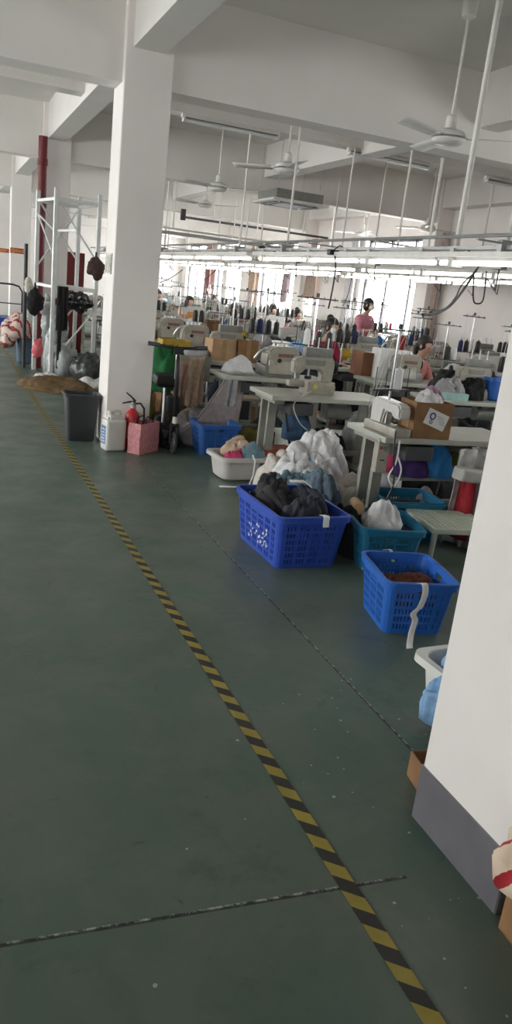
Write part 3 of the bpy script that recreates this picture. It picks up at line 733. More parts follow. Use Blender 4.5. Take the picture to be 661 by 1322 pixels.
heap('dust_sheet', 'white crumpled cloth on the floor between the brown cloth and the column', 'cloth', (1.97, 10.95, 0), (.42, .50, .13), C_WHITE, 76, .2, fold=.5, nu=50, nv=20)
heap('dust_sheet', 'pale bluish plastic scrap beside the rack upright', 'cloth', (1.38, 11.35, 0), (.34, .40, .10), FILM, 77, .2, fold=.5, nu=50, nv=20)
# bin with striped laundry, trolley
tub('plastic_tub', 'slate blue plastic tub overflowing with red and white cloth', (1.24, 13.20, 0), 0, .22, .24, .30, .34, .46, mat('slate_blue_plastic', (.05, .09, .13), .45))
MS2 = MSTR.copy(); MS2.name = 'red_and_white_print'; MS2.node_tree.nodes['Wave Texture'].inputs['Scale'].default_value = 3.2; MS2.node_tree.nodes['Color Ramp'].color_ramp.elements[1].position = .2; MS2.node_tree.nodes['Wave Texture'].inputs['Distortion'].default_value = 9; MS2.node_tree.nodes['Color Ramp'].color_ramp.elements[1].color = (.62, .50, .45, 1); MS2.node_tree.nodes['Color Ramp'].color_ramp.elements[0].color = (.30, .05, .05, 1)
heap('cloth_pile', 'white and red printed cloth piled on the slate blue tub', 'cloth', (1.12, 13.12, .42), (.46, .44, .34), MS2, 81, .2, fold=.5, nu=60, nv=28)
sack_ball('cloth_pile', 'red and white cloth end drooping beside the slate blue tub', 'cloth', (.98, 13.05, .40), (.13, .12, .19), MS2, 9)
tr = thing('platform_trolley', 'blue platform trolley with a black hoop handle parked by the far aisle', 'trolley', (1.12, 17.2, 0))
MB().box((0, 0, .30), (1.15, .75, .10), bv=.015).build('deck', mat('blue_trolley_deck', (.02, .06, .33), .45), tr)
MB().box((0, 0, .40), (1.15, .75, .10), bv=.02).build('crate_tray', mat('blue_trolley_deck', (.02, .06, .33), .45), tr)
MB().tube([(.40, -.38, .30), (.40, -.38, 1.0), (.33, -.38, 1.10), (.2, -.38, 1.13), (-.3, -.38, 1.13), (-.38, -.38, 1.10), (-.43, -.38, 1.0), (-.43, -.38, .30)], .018, n=8).build('handle', M_BLACK, tr, smooth='all')
MB().cyl((-.43, -.38, .75), (.40, -.38, .75), .010).build('handle_rail', M_BLACK, tr)
for x in (-.45, .45):
    for y in (-.28, .28):
        MB().cyl((x-.02, y, .09), (x+.02, y, .09), .09, n=16).build('wheel', M_DARK, tr, smooth=True)
        MB().box((x, y, .20), (.05, .05, .12)).build('castor_fork', M_STEEL, tr)
tag(MB().lathe([(.16, 0), (.2, .1), (.19, .24), (.1, .3)], (0.72, 17.25, .46), n=18).build('dark_tub', M_DARK, smooth=True), 'black rounded bundle carried on the blue platform trolley', 'bundle')
tag(MB().box((.9, 20.8, .012), (2.6, 1.4, .02)).build('floor_mat', M_DARK), 'dark mat lying on the floor beyond the blue platform trolley', 'mat')
# signs on the columns
def sign(loc, w, label, txt, sym=True):
    root = thing('safety_sign', label, 'sign', loc)
    MB().box((0, -.004, 0), (w, .008, .115), bv=.002, seg=1).build('sign_plate', mat('orange_red_sign', (.36, .075, .02), .5, var=.06), root)
    y_ = mat('sign_yellow', (.75, .50, .12), .5, var=0)
    if sym:
        MB().tube([(-w/2+.065+.036*cos(a*PI/8), -.010, .036*sin(a*PI/8)) for a in range(16)], .005, n=6, cyc=True).build('prohibition_ring', y_, root)
        MB().cyl((-w/2+.040, -.010, .025), (-w/2+.090, -.010, -.025), .005, n=6).build('prohibition_bar', y_, root)
    text(txt, .062, y_, root, (.045 if sym else 0, -.0095, -.004), (PI/2, 0, 0))
sign((1.60, 18.70, 1.81), .38, 'orange red safety sign with a prohibition ring on the third column', '禁止吸烟')
sign((1.63, 24.50, 1.84), .38, 'orange red sign on the fourth column further down the aisle', '安全生产', False)

# ---------------------------------------------------------------- scooter beside the column
def scooter():
    root = thing('electric_scooter', 'black folding scooter parked beside the white column', 'scooter', (2.03, 6.86, 0), radians(-6))
    def wheel(y, nm='wheel'):
        w_ = MB().tube([(0, y+.085*cos(a*PI/10), .105+.085*sin(a*PI/10)) for a in range(20)], .020, n=8, cyc=True).build(nm, M_DARK, root, smooth='all')
        MB().cyl((-.018, y, .105), (.018, y, .105), .05, n=18).build('hub', M_STEEL, w_, smooth=True)
    wheel(0); wheel(.86)
    fk = MB()
    for s_ in (-1, 1): fk.tube([(s_*.035, 0, .105), (s_*.035, .01, .20), (s_*.026, .02, .27)], .011, n=8)
    fk.box((0, .02, .275), (.085, .05, .035), bv=.008)
    fk.build('fork', M_BLACK, root, smooth=True)
    MB().lathe([(.024, 0), (.024, .07)], (0, .02, .285), n=14).build('fork_collar', P_WHITE, root, smooth=True)
    MB().tube([(0, .02, .29), (0, .10, .80), (0, .13, .98)], [.024, .020, .018], n=10).build('stem', M_BLACK, root, smooth='all')
    MB().cyl((0, .10, .70), (0, .128, .93), .0235, n=12).build('stem_sleeve', M_STEEL, root, smooth=True)
    MB().tube([(-.26, .17, 1.0), (-.12, .14, .99), (0, .13, .985), (.12, .14, .99), (.26, .17, 1.0)], .014, n=8).build('handlebar', M_BLACK, root, smooth='all')
    for s_ in (-1, 1): MB().cyl((s_*.17, .15, .995), (s_*.28, .174, 1.003), .020, n=12).build('grip', M_DARK, root, smooth=True)
    MB().box((0, .12, .955), (.09, .05, .06), bv=.012).build('display', M_BLACK, root)
    MB().box((0, .44, .14), (.15, .56, .06), bv=.02, seg=3).build('deck', M_BLACK, root)
    MB().prism([(-.075, .17), (.075, .17), (.06, .23), (-.06, .23)], .70, .98, bv=.01).build('mudguard', M_DARK, root)
    MB().cyl((0, .70, .16), (0, .74, .52), .017).build('seat_post', M_STEEL, root)
    MB().box((0, .76, .60), (.22, .32, .12), bv=.045, seg=4).build('seat', M_BLACK, root, smooth=True)
    MB().box((0, .20, .44), (.14, .10, .16), bv=.02).build('battery_pouch', M_BLACK, root)
    MB().tube([(0, .02, .28), (0, .16, .16), (0, .2, .14)], .02).build('neck', M_BLACK, root, smooth='all')
scooter()

def ay(x, y, Y):
    d = R_*(x-W/2) - U_*(y-H/2) + fwd*FPX
    t = Y/d.y
    return Vector((d.x*t, Y, HC+d.z*t))
# ================================================================ sewing line prototypes
def make_table():
    """origin on the floor under the middle of the top; 1.20 x 0.54, top at 0.75"""
    t = thing('sewing_table', '', 'table')
    MB().box((0, 0, .73), (1.20, .54, .04), bv=.008).build('tabletop', M_TABLE, t)
    for s_ in (-1, 1):
        l = MB(); l.box((s_*.50, -.06, .40), (.075, .035, .62)); l.box((s_*.50, .10, .40), (.075, .035, .62)); l.box((s_*.50, .02, .69), (.09, .46, .035)); l.box((s_*.50, 0, .065), (.085, .50, .045), bv=.01)
        l.cyl((s_*.50, -.22, 0), (s_*.50, -.22, .05), .022); l.cyl((s_*.50, .22, 0), (s_*.50, .22, .05), .022)
        l.build('leg', M_LEG, t)
    MB().box((0, .06, .20), (1.0, .03, .05)).build('stretcher', M_LEG, t)
    p = MB().box((-.05, -.02, .13), (.30, .24, .018), rot=(.25, 0, 0), bv=.004); p.cyl((.08, .02, .14), (.16, .04, .62), .006); p.build('pedal', M_DARK, t)
    m = MB().cyl((.06, .02, .60), (.30, .02, .60), .075, n=18); m.box((.18, .02, .68), (.14, .10, .06)); m.build('motor', M_GREYM, t, smooth=True)
    MB().box((-.30, -.10, .64), (.22, .30, .10), bv=.006).build('drawer', M_DARK, t)
    return t
def make_lockstitch():
    t = thing('sewing_machine', '', 'sewing machine')
    MB().box((0, 0, .02), (.50, .18, .04), bv=.008).build('bed', M_WHITE, t)
    arm = MB().prism([(.11, .03), (.25, .03), (.255, .27), (.20, .325), (-.18, .315), (-.25, .285), (-.255, .13), (-.15, .13), (-.14, .20), (.06, .20), (.10, .16)], -.055, .055, bv=.014)
    arm.build('arm', M_WHITE, t, smooth=True)
    MB().box((.17, .058, .16), (.10, .006, .12), bv=.002).build('cover_plate', M_GREYM, t)
    w_ = MB().lathe([(.03, 0), (.068, .004), (.072, .02), (.06, .036), (.02, .04)], n=20, M=Matrix.Rotation(PI/2, 4, 'Y')); w_.b.transform(Matrix.Translation((.26, 0, .25)))
    w_.build('handwheel', M_BLACK, t, smooth=True)
    n = MB().cyl((-.205, 0, .13), (-.205, 0, .05), .006); n.cyl((-.185, 0, .13), (-.185, 0, .045), .007); n.box((-.195, .01, .044), (.04, .05, .006)); n.build('needle_bar', M_STEEL, t)
    MB().cyl((-.20, .055, .22), (-.20, .075, .22), .022, n=14).build('tension_dial', M_STEEL, t, smooth=True)
    d = MB().box((.05, 0, .345), (.20, .085, .04), bv=.008); d.build('motor_head', M_GREYM, t)
    return t
def make_overlock():
    t = thing('overlock_machine', '', 'sewing machine')
    MB().box((0, 0, .055), (.40, .26, .11), bv=.014).build('base', M_GREYM, t, smooth=True)
    u = MB().prism([(-.17, .10), (.18, .10), (.19, .27), (.15, .31), (-.10, .30), (-.165, .24)], -.10, .10, bv=.016); u.build('housing', M_BEIGE, t, smooth=True)
    c = MB().box((-.03, -.128, .10), (.26, .04, .14), rot=(-.18, 0, 0), bv=.010); c.build('rear_cover', M_BEIGE, t, smooth=True)
    MB().box((.03, -.104, .22), (.17, .006, .035)).build('name_strip', mat('faded_red_strip', (.20, .09, .075), .5, var=.3, scale=60), t)
    w_ = MB().lathe([(.03, 0), (.062, .004), (.066, .03), (.03, .04)], n=20, M=Matrix.Rotation(PI/2, 4, 'Y')); w_.b.transform(Matrix.Translation((.19, 0, .20))); w_.build('handwheel', M_BLACK, t, smooth=True)
    for i in range(4): MB().cyl((-.09+.05*i, -.03, .30), (-.09+.05*i, -.03, .33), .015, .010, n=10).build('tension_knob', M_STEEL, t, smooth=True)
    a = MB().tube([(-.12, .02, .27), (-.20, .05, .24), (-.24, .08, .16), (-.235, .08, .12)], .016, n=8); a.build('presser_arm', M_STEEL, t, smooth='all')
    MB().box((.06, .115, .16), (.16, .03, .10), bv=.008).build('front_cover', M_BEIGE, t)
    MB().cyl((-.06, -.15, .17), (-.06, -.156, .17), .022, n=16).build('oil_window', M_BLACK, t, smooth=True)
    return t
def make_flatlock():
    t = thing('flatlock_machine', '', 'sewing machine')
    b = MB().box((.06, 0, .07), (.34, .22, .14), bv=.012); b.box((-.19, .02, .10), (.22, .10, .07), bv=.02); b.build('bed', M_BEIGE, t, smooth=True)
    a = MB().prism([(.08, .13), (.21, .13), (.23, .36), (.18, .41), (-.20, .40), (-.27, .36), (-.27, .22), (-.16, .22), (-.15, .27), (.04, .27), (.08, .23)], -.06, .06, bv=.014); a.build('arm', M_BEIGE, t, smooth=True)
    MB().box((.02, 0, .455), (.34, .10, .10), bv=.010).build('top_box', M_GREYM, t, smooth=True)
    MB().box((-.02, -.063, .345), (.24, .006, .06)).build('side_plate', M_GREYM, t)
    MB().cyl((-.02, -.11, .09), (-.02, -.122, .09), .028, n=18).build('oil_window', mat('pale_yellow_dial', (.50, .46, .09), .4), t, smooth=True)
    w_ = MB().lathe([(.03, 0), (.072, .004), (.076, .03), (.03, .045)], n=20, M=Matrix.Rotation(PI/2, 4, 'Y')); w_.b.transform(Matrix.Translation((.23, 0, .30))); w_.build('handwheel', M_BLACK, t, smooth=True)
    for x in (-.12, 0, .12): MB().cyl((x, -.03, .50), (x, -.03, .62), .008, n=8).build('thread_tube', M_COTTON, t)
    n = MB().cyl((-.22, .01, .22), (-.22, .01, .14), .008); n.box((-.22, .02, .14), (.05, .05, .008)); n.build('needle_bar', M_STEEL, t)
    MB().box((.17, -.115, .07), (.12, .012, .08), bv=.003).build('looper_cover', M_BEIGE, t)
    return t
def make_stand():
    """origin at the table top"""
    t = thing('thread_stand', '', 'thread stand')
    MB().cyl((0, 0, 0), (0, 0, .80), .011, n=8).build('pole', M_STEEL, t, smooth=True)
    MB().cyl((0, 0, 0), (0, 0, .03), .035, n=14).build('foot', M_BLACK, t)
    a = MB().box((.0, 0, .33), (.40, .035, .012)); a.box((0, 0, .33), (.03, .20, .012))
    for x in (-.17, -.06, .06, .17): a.cyl((x, 0, .33), (x, 0, .50), .004, n=6)
    a.build('spool_tray', M_DARK, t)
    g = MB().box((0, 0, .78), (.42, .022, .012))
    for x in (-.17, -.06, .06, .17): g.tube([(x, 0, .78), (x, -.02, .80), (x, -.035, .78), (x, -.02, .765)], .003, n=5)
    g.cyl((0, 0, .79), (.0, 0, .83), .016, n=8)
    g.build('guide_arm', M_DARK, t)
    th = MB()
    for x in (-.17, -.06, .06): th.tube([(x, 0, .49), (x, -.02, .78), (x*.3-.1, .02, .40), (x*.3-.12, .05, .20)], .0016, n=4)
    th.build('thread', M_COTTON, t)
    return t
def make_cone(m):
    return tag(MB().lathe([(.034, 0), (.036, .008), (.031, .13), (.027, .142), (.014, .144), (.013, .153), (.010, .154)], n=14).build('thread_cone', m, smooth=True), '', 'thread cone')
def make_stool():
    t = thing('wooden_stool', '', 'stool')
    MB().box((0, 0, .43), (.34, .26, .03), bv=.006).build('seat', mat('pale_stool_wood', (.45, .38, .28), .6), t)
    for x in (-.13, .13):
        for y in (-.10, .10): MB().cyl((x, y, .42), (x*1.15, y*1.15, 0), .014, n=8).build('leg', M_LEG, t)
    MB().box((0, 0, .16), (.28, .20, .014)).build('stretcher', M_LEG, t)
    return t
T_ = Proto(make_table()); PL = Proto(make_lockstitch()); PO = Proto(make_overlock()); PF = Proto(make_flatlock()); PS = Proto(make_stand()); PST = Proto(make_stool())
CONES = [('black', Proto(make_cone(M_BLACK))), ('white', Proto(make_cone(M_COTTON))), ('navy', Proto(make_cone(mat('navy_thread', (.02, .03, .10), .85)))), ('black', None), ('dark red', Proto(make_cone(mat('dark_red_thread', (.22, .01, .02), .85))))]
CONES[3] = CONES[0]
ORD = ['nearest', 'second', 'third', 'fourth', 'fifth', 'sixth', 'seventh', 'eighth', 'ninth', 'tenth', 'eleventh', 'twelfth', 'thirteenth', 'fourteenth', 'fifteenth', 'sixteenth', 'seventeenth', 'eighteenth', 'nineteenth', 'twentieth']
LN = {'A': 'the aisle-side line', 'B': 'the second line', 'C': 'the third line', 'D': 'the window-side line'}
LX = {'A': 3.17, 'B': 5.10, 'C': 6.90, 'D': 8.05}
YS = {'A': [5.88, 7.05, 8.3, 9.5, 10.7, 11.9, 13.2, 14.6, 16.0, 17.4],
      'B': [6.22, 7.45, 8.6, 9.8, 11.0, 12.2, 13.5, 14.8, 16.2, 17.6, 19.0, 20.5, 22.0],
      'C': [8.4, 9.6, 10.8, 12.0, 13.3, 14.6, 15.9, 17.3, 18.7, 20.2, 21.8, 23.5, 25.2],
      'D': [9.9, 11.2, 12.5, 13.8, 15.1, 16.5, 18.0, 19.6, 21.4, 23.4, 25.4]}
YS['A'] = [4.26] + YS['A']
rnd = random.Random(3)
FAR = {'A': 8, 'B': 8, 'C': 8, 'D': 7}
def lab(text_, ln, i):
    if i < FAR[ln]: return '%s at the %s table of %s' % (text_, ORD[i], LN[ln]), None
    return '%s far down %s' % (text_, LN[ln]), '%s far down %s' % (text_, LN[ln])
MIX = [('heap', C_WHITE, 'white cloth bundle'), ('heap', C_GREY, 'grey cloth bundle'), ('heap', C_PINK, 'pink cloth bundle'), ('heap', C_TAN, 'tan cloth bundle'), ('heap', C_DARK, 'dark cloth bundle'),
       ('heap', C_WHITE, 'white garments'), ('box', M_CARD, 'brown carton'), ('heap', C_SKY, 'light blue cloth bundle'), ('heap', C_OFF, 'cream cloth bundle'), ('heap', C_BLUE, 'blue cloth bundle'), ('heap', C_YEL, 'yellow cloth bundle'), ('heap', C_WHITE, 'white cloth mound')]
HB = [heap_bm(1, 1, 1, 90+i, nu=26, nv=12, fold=.45, flat=.55) for i in range(4)]
HM = {}
def heap_copy(name, label, group, loc, dims, m, k_, rz):
    key = (k_, m.name)
    if key not in HM:
        me = bpy.data.meshes.new('cloth_bundle'); HB[k_].b.to_mesh(me); me.materials.append(m)
        for p in me.polygons: p.use_smooth = True
        HM[key] = me
    o = bpy.data.objects.new(name, HM[key]); COL.objects.link(o); o.location = loc; o.rotation_euler = (0, 0, rz); o.scale = dims
    return tag(o, label, 'cloth', group)
for ln in 'ABCD':
    for i, y in enumerate(YS[ln]):
        x = LX[ln]+(.14 if (ln, i) == ('A', 0) else 0); cyy = y+.27; far = i >= FAR[ln]
        if (ln, i) == ('A', 0): tl, tg = 'pale sewing table carrying the carton with a printed sticker', None
        elif (ln, i) == ('A', 1): tl, tg = 'pale sewing table behind the piled white clothes, carrying the yellow dial machine', None
        else: tl, tg = lab('pale sewing table', ln, i) if far else ('pale sewing table, the %s in %s' % (ORD[i], LN[ln]), None)
        T_.put((x, cyy, 0), 0, tl, tg)
        kind = rnd.choice('LLOFFO') if not (ln == 'A' and i < 4) else 'XFOF'[i]
        if ln in 'CD' and i > 3: kind = rnd.choice('LLLOLF')
        nm = {'L': ('white straight-stitch sewing machine', PL), 'O': ('beige boxy overlock machine', PO), 'F': ('beige two-tier flatlock machine', PF)}
        mx_ = x+rnd.uniform(-.12, .10)
        if kind in nm:
            l_, g_ = lab(nm[kind][0], ln, i)
            if (ln, i) == ('A', 1): l_ = 'beige flatlock machine with a yellow dial on the table behind the piled white clothes'; mx_ = x-.10
            nm[kind][1].put((mx_, cyy+.02, .75), rnd.uniform(-.08, .08), l_, g_, sc=.80 if kind == 'F' else 1)
        if not (ln, i) in (('A', 1),):
            sx_ = x+rnd.choice((.34, -.36, .38)); l_, g_ = lab('steel thread stand', ln, i)
            if (ln, i) == ('A', 0): sx_ = 2.82; l_ = 'tall steel thread stand beside the carton with a printed sticker'
            sc = rnd.uniform(.85, 1.08)
            sr = rnd.uniform(-.25, .25)
            PS.put((sx_, cyy-.06, .75), sr, l_, g_, sc=sc)
            for q, dx in enumerate((-.17, -.06, .06, .17)):
                if rnd.random() < (.55 if far else .28) or (ln == 'A' and i == 0 and q < 2): continue
                cname, cp_ = CONES[rnd.choice((0, 0, 0, 0, 0, 3, 1, 1, 2)) if not (ln == 'D' and i == 3) else 4]
                if cp_.o.get('label') is None: pass
                l_, g_ = lab('%s thread cone' % cname, ln, i)
                if g_ is None: g_ = l_
                cp_.put((sx_+dx*sc*cos(sr), cyy-.06+dx*sc*sin(sr), .75+.336*sc), 0, l_, g_, sc=rnd.uniform(.9, 1.1))
        # cloth and boxes on the free end
        if (ln, i) in (('A', 0), ('A', 1), ('B', 0)): continue
        used = set()
        for rep in range(1 if far else 2):
            k2 = rnd.choice(range(len(MIX)))
            if k2 in used: continue
            used.add(k2); kd, m_, dn = MIX[k2]
            px = x+(-.42 if rep == 0 else .40)+rnd.uniform(-.05, .05)
            l_, g_ = lab(dn, ln, i)
            zz = .75 if rnd.random() < .75 else 0
            if zz == 0 and not far: l_ = l_.replace(' at the', ' on the floor by the')
            if kd == 'box':
                w_ = rnd.uniform(.26, .34); hh = rnd.uniform(.18, .26)
                closed_box('carton', l_, (px, cyy+.02, zz), rnd.uniform(-.1, .1), w_, .28, hh, m_, g_)
            else:
                heap_copy('cloth_bundle', l_, g_, (px, cyy+.03, zz), (rnd.uniform(.26, .40), rnd.uniform(.28, .42), rnd.uniform(.10, .22)), m_, rnd.randrange(4), rnd.uniform(-1, 1))
        if i < 7 and (ln, i) != ('A', 0):
            dk_ = rnd.choice((('black', C_BLACK), ('dark navy', C_DARK2), ('charcoal', C_DARK)))  # dark heaps added to deepen the shade below the tables
            heap_copy('cloth_bundle', '%s cloth heap added as shade under the %s table of %s' % (dk_[0], ORD[i], LN[ln]), None, (x+rnd.uniform(-.15, .2), cyy+.05, 0), (rnd.uniform(.4, .6), .42, rnd.uniform(.22, .42)), dk_[1], rnd.randrange(4), rnd.uniform(-1, 1))
        if i < 8 and rnd.random() < .7:
            PST.put((x-.1, cyy+.50, 0), rnd.uniform(-.2, .2), 'pale wooden stool behind the %s table of %s' % (ORD[i], LN[ln]))
for t in HB: t.b.free()

# ---------------------------------------------------------------- on and under the near table (printed-sticker carton)
cb = open_box('carton', 'brown carton with a tilted printed sticker on the nearest sewing table', (3.07, 4.375, .75), radians(-4), .29, .22, .245, M_CARD)
st = MB().box((.02, -.112, .135), (.17, .002, .11), rot=(0, .33, 0)).build('sticker', M_PAPER, cb)
sp_ = mat('violet_print', (.07, .04, .20), .7, var=.3, scale=50)
sk = MB()
# a plain ring-and-bar motif standing in for the printed picture
for (a_, b_, r1) in ((-.012, .158, .019), (-.020, .118, .010)):
    t8 = [(a_+r1*cos(q*PI/7), -.1142, b_+r1*sin(q*PI/7)*1.1) for q in range(14)]; sk.tube(t8, .0052 if r1 > .015 else .003, n=5, cyc=True)
sk.build('sticker_print', sp_, st)
sk = MB()
for q in range(4): sk.box((.050+.006*q, -.1136, .152-.017*q), (.05, .001, .003), rot=(0, .33, 0))
sk.build('sticker_text', M_GREYM, st)
MB().box((-.147, 0, .13), (.002, .10, .14)).build('packing_tape', mat('brown_packing_tape', (.30, .19, .09), .3), cb)
heap('garment', 'white cloth peaking out of the sticker carton', 'clothing', (3.07, 4.37, .93), (.18, .17, .13), C_WHITE, 101, .2, fold=.4, nu=40, nv=18)
heap('garment', 'mauve pink cloth bundled in the sticker carton', 'clothing', (3.14, 4.42, .93), (.16, .17, .15), cloth('mauve_pink_cotton', (.30, .16, .22)), 102, .2, fold=.4, nu=40, nv=18)
# sewing arm projecting towards the aisle with its control box
pc = thing('machine_head', 'pale sewing machine head with white fabric at the aisle end of the nearest table', 'sewing machine', (2.83, 4.46, .75), radians(92))
MB().box((0, 0, .03), (.40, .13, .06), bv=.012).build('bed', M_BEIGE, pc, smooth=True)
MB().prism([(.02, .05), (.16, .05), (.17, .20), (.12, .23), (-.16, .22), (-.19, .19), (-.19, .12), (-.10, .12), (-.09, .15), (0, .15)], -.045, .045, bv=.012).build('arm', M_WHITE, pc, smooth=True)
MB().lathe([(.03, 0), (.05, .004), (.05, .02), (.02, .03)], n=18, M=Matrix.Translation((.17, 0, .14)) @ Matrix.Rotation(PI/2, 4, 'Y')).build('handwheel', M_GREYM, pc, smooth=True)
cbx = thing('control_box', 'pale control box with a red button hanging under the table edge', 'control box', (2.735, 4.33, .52), radians(-4)); cbx.scale = (.62, .62, .68)
MB().box((0, 0, .12), (.13, .10, .30), bv=.008).build('box_body', M_BEIGE, cbx)
MB().cyl((-.035, -.05, .225), (-.035, -.062, .225), .013, n=14).build('red_button', M_RED, cbx, smooth=True)
MB().box((.025, -.052, .215), (.04, .004, .05)).build('switch_plate', M_GREYM, cbx)
MB().box((0, -.052, .10), (.05, .004, .012)).build('slot', M_BLACK, cbx)
MB().box((0, .0, .285), (.10, .05, .06)).build('mounting_bracket', M_STEEL, cbx)
def cable(lb, pts, r=.007, m=M_BLACK):
    P = [Vector(p) for p in pts]; out = []
    for i in range(len(P)-1):
        p0 = P[max(i-1, 0)]; p1 = P[i]; p2 = P[i+1]; p3 = P[min(i+2, len(P)-1)]
        for k_ in range(6):
            q = k_/6; out.append(.5*((2*p1)+(p2-p0)*q+(2*p0-5*p1+4*p2-p3)*q*q+(3*p1-p0-3*p2+p3)*q**3))
    out.append(P[-1])
    return tag(MB().tube(out, r, n=6).build('power_cable', m, smooth='all'), lb, 'cable')
# cables down the leg
for nm_, lb, pts, r_ in (
    ('power_cable', 'black cable looping down the aisle end of the nearest table', [(2.76, 4.235, .80), (2.75, 4.20, .66), (2.78, 4.19, .45), (2.73, 4.21, .25), (2.76, 4.22, .02)], .006),
    ('power_cable', 'white cable coiled on the leg of the nearest table', [(2.80, 4.23, .74), (2.78, 4.20, .60), (2.74, 4.20, .50), (2.79, 4.19, .44), (2.83, 4.20, .54), (2.79, 4.21, .64)], .006)):
    cable(lb, pts, r_, M_BLACK if 'black' in lb else M_COTTON)
# shelf below with bundles
tag(MB().box((3.42, 4.56, .44), (1.0, .40, .02)).build('under_shelf', M_GREYM), 'grey shelf board slung beneath the nearest sewing table', 'shelf')
for (x, y, z, w, d, h, m_, sd, lb) in (
    (3.10, 4.50, .452, .30, .26, .13, C_PURPLE, 111, 'dark purple cloth on the shelf beneath the nearest table'),
    (3.04, 4.56, .452, .22, .22, .18, C_MAG, 112, 'deep magenta cloth pushed behind the purple cloth under the table'),
    (3.28, 4.50, .452, .26, .30, .22, C_BLUE, 113, 'bright blue cloth bundle on the shelf beneath the nearest table'),
    (3.48, 4.50, .452, .24, .22, .16, C_OLIVE, 114, 'olive cloth bundle at the column end of the under shelf'),
    (3.30, 4.66, 0, .50, .40, .22, C_GREY, 115, 'grey cloth heap on the floor beneath the nearest table'),
    (3.72, 5.05, 0, .50, .44, .34, C_BLACK, 116, 'black cloth heap on the floor behind the low stool')):
    heap('cloth_bundle', lb, 'cloth', (x, y, z), (w, d, h), m_, sd, .2, fold=.4, nu=40, nv=18)
o = drape(.40, .70, 2.5, 5, .04).build('cloth_length', C_WHITE, smooth='all', thick=.004); o.location = (3.50, 4.27, .69); tag(o, 'white cloth hanging below the nearest table near the low stool', 'cloth')
# pedestal machine by the near column
pm = thing('pedestal_machine', 'cream pedestal sewing machine arm beside the near column, low to the floor', 'sewing machine', (3.56, 4.16, 0), radians(4))
MB().box((0, .02, .02), (.30, .34, .04), bv=.01).build('foot_plate', M_GREYM, pm)
MB().prism([(-.06, .03), (.08, .03), (.10, .50), (-.03, .50)], -.05, .07, bv=.01).build('pedestal', M_WHITE, pm)
MB().box((-.10, 0, .52), (.44, .12, .09), rot=(0, .12, 0), bv=.02, seg=3).build('arm', M_WHITE, pm, smooth=True)
MB().box((.06, .02, .60), (.14, .12, .10), bv=.012).build('head', M_WHITE, pm, smooth=True)
for q in range(4): MB().box((.005+.002*q, -.052, .32-.045*q), (.035, .004, .026)).build('lettering_block', M_GREYM, pm)
heap('cloth_bundle', 'dark red cloth hanging beside the cream pedestal machine', 'cloth', (3.42, 4.22, .05), (.10, .14, .48), C_RED, 120, .1, fold=.2, flat=.4)
heap('cloth_bundle', 'white scraps on the floor beyond the low stool', 'cloth', (3.40, 4.52, 0), (.24, .2, .08), C_WHITE, 121, .1, fold=.5)
# low stool with slatted plastic top
ls = thing('low_stool', 'low pale green plastic stool with a gridded top near the column', 'stool', (3.17, 4.02, -.0), radians(-9)); ls.scale = (1, 1, .9)
lt = MB()
for q in range(13): lt.box((-.21+.035*q, 0, .272), (.018, .42, .016))
for q in range(5): lt.box((0, -.18+.09*q, .268), (.44, .014, .014))
P_GRN = mat('pale_green_plastic', (.55, .58, .50), .45, var=.05)
lt.build('seat', P_GRN, ls)
eb = MB()
for s_ in (-1, 1): eb.box((s_*.225, 0, .262), (.022, .44, .04), bv=.006); eb.box((0, s_*.215, .262), (.45, .022, .04), bv=.006)
eb.build('seat_rim', P_GRN, ls)
for x in (-.2, .2):
    for y in (-.185, .185): MB().cyl((x, y, .25), (x*1.04, y*1.04, 0), .020, .016, n=8).build('leg', P_GRN, ls)
# green bench base behind, red bin under second table, leftovers under A tables
bx = thing('storage_bench', 'pale green low bench on the floor behind the clothes pile', 'bench', (3.65, 6.85, 0))
MB().box((0, 0, .24), (1.05, .40, .04), bv=.006).build('bench_top', P_GRN, bx)
for x in (-.48, .48): MB().box((x, 0, .11), (.04, .36, .22)).build('leg', P_GRN, bx)
closed_box('storage_box', 'orange red printed box under the second aisle table', (2.78, 6.18, 0), 0, .34, .28, .24, mat('orange_red_print', (.30, .055, .03), .6, var=.6, scale=22), tape=False)
closed_box('carton', 'brown carton on the floor between the scooter and the mauve sack', (2.30, 8.05, 0), .1, .30, .26, .42, M_CARD)
closed_box('carton', 'brown carton with pale lid strip behind the scooter, beside the first', (2.02, 8.2, 0), -.05, .26, .26, .38, M_CARD)
heap('cloth_bundle', 'green fabric bundle hanging behind the scooter handlebar', 'cloth', (2.26, 8.05, .43), (.42, .34, .46), C_GREEN, 131, .1, fold=.3, flat=.35, nu=44, nv=20)
heap('cloth_bundle', 'dark teal fabric beside the green bundle behind the scooter', 'cloth', (2.08, 8.3, .38), (.30, .34, .42), C_TEAL, 132, .1, fold=.3, flat=.35, nu=44, nv=20)
heap('cloth_bundle', 'olive fabric low behind the white column edge', 'cloth', (1.98, 7.85, 0), (.22, .30, .42), C_OLIVE, 133, .1, fold=.3, flat=.35)
heap('cloth_bundle', 'black cloth lying on the floor behind the pink bag', 'cloth', (2.05, 7.35, 0), (.34, .5, .20), C_BLACK, 134, .1, fold=.4)
o = drape(.20, .50, 2, 15, .035).build('jacket', C_TAN, smooth='all', thick=.006); o.location = (2.42, 7.55, .86); o.rotation_euler = (0, 0, .2); tag(o, 'tan jacket hanging off the chair beside the scooter', 'clothing')
o = drape(.14, .46, 1.5, 25, .03).build('jacket', cloth('pinkish_beige_cotton', (.45, .31, .25)), smooth='all', thick=.006); o.location = (2.28, 7.62, .80); tag(o, 'pinkish beige garment hanging beside the tan jacket', 'clothing')
ch = thing('metal_chair', 'metal chair under the tan jacket by the mauve sack', 'chair', (2.44, 7.92, 0), .1)
MB().box((0, 0, .44), (.38, .36, .03), bv=.01).build('seat', M_LEG, ch)
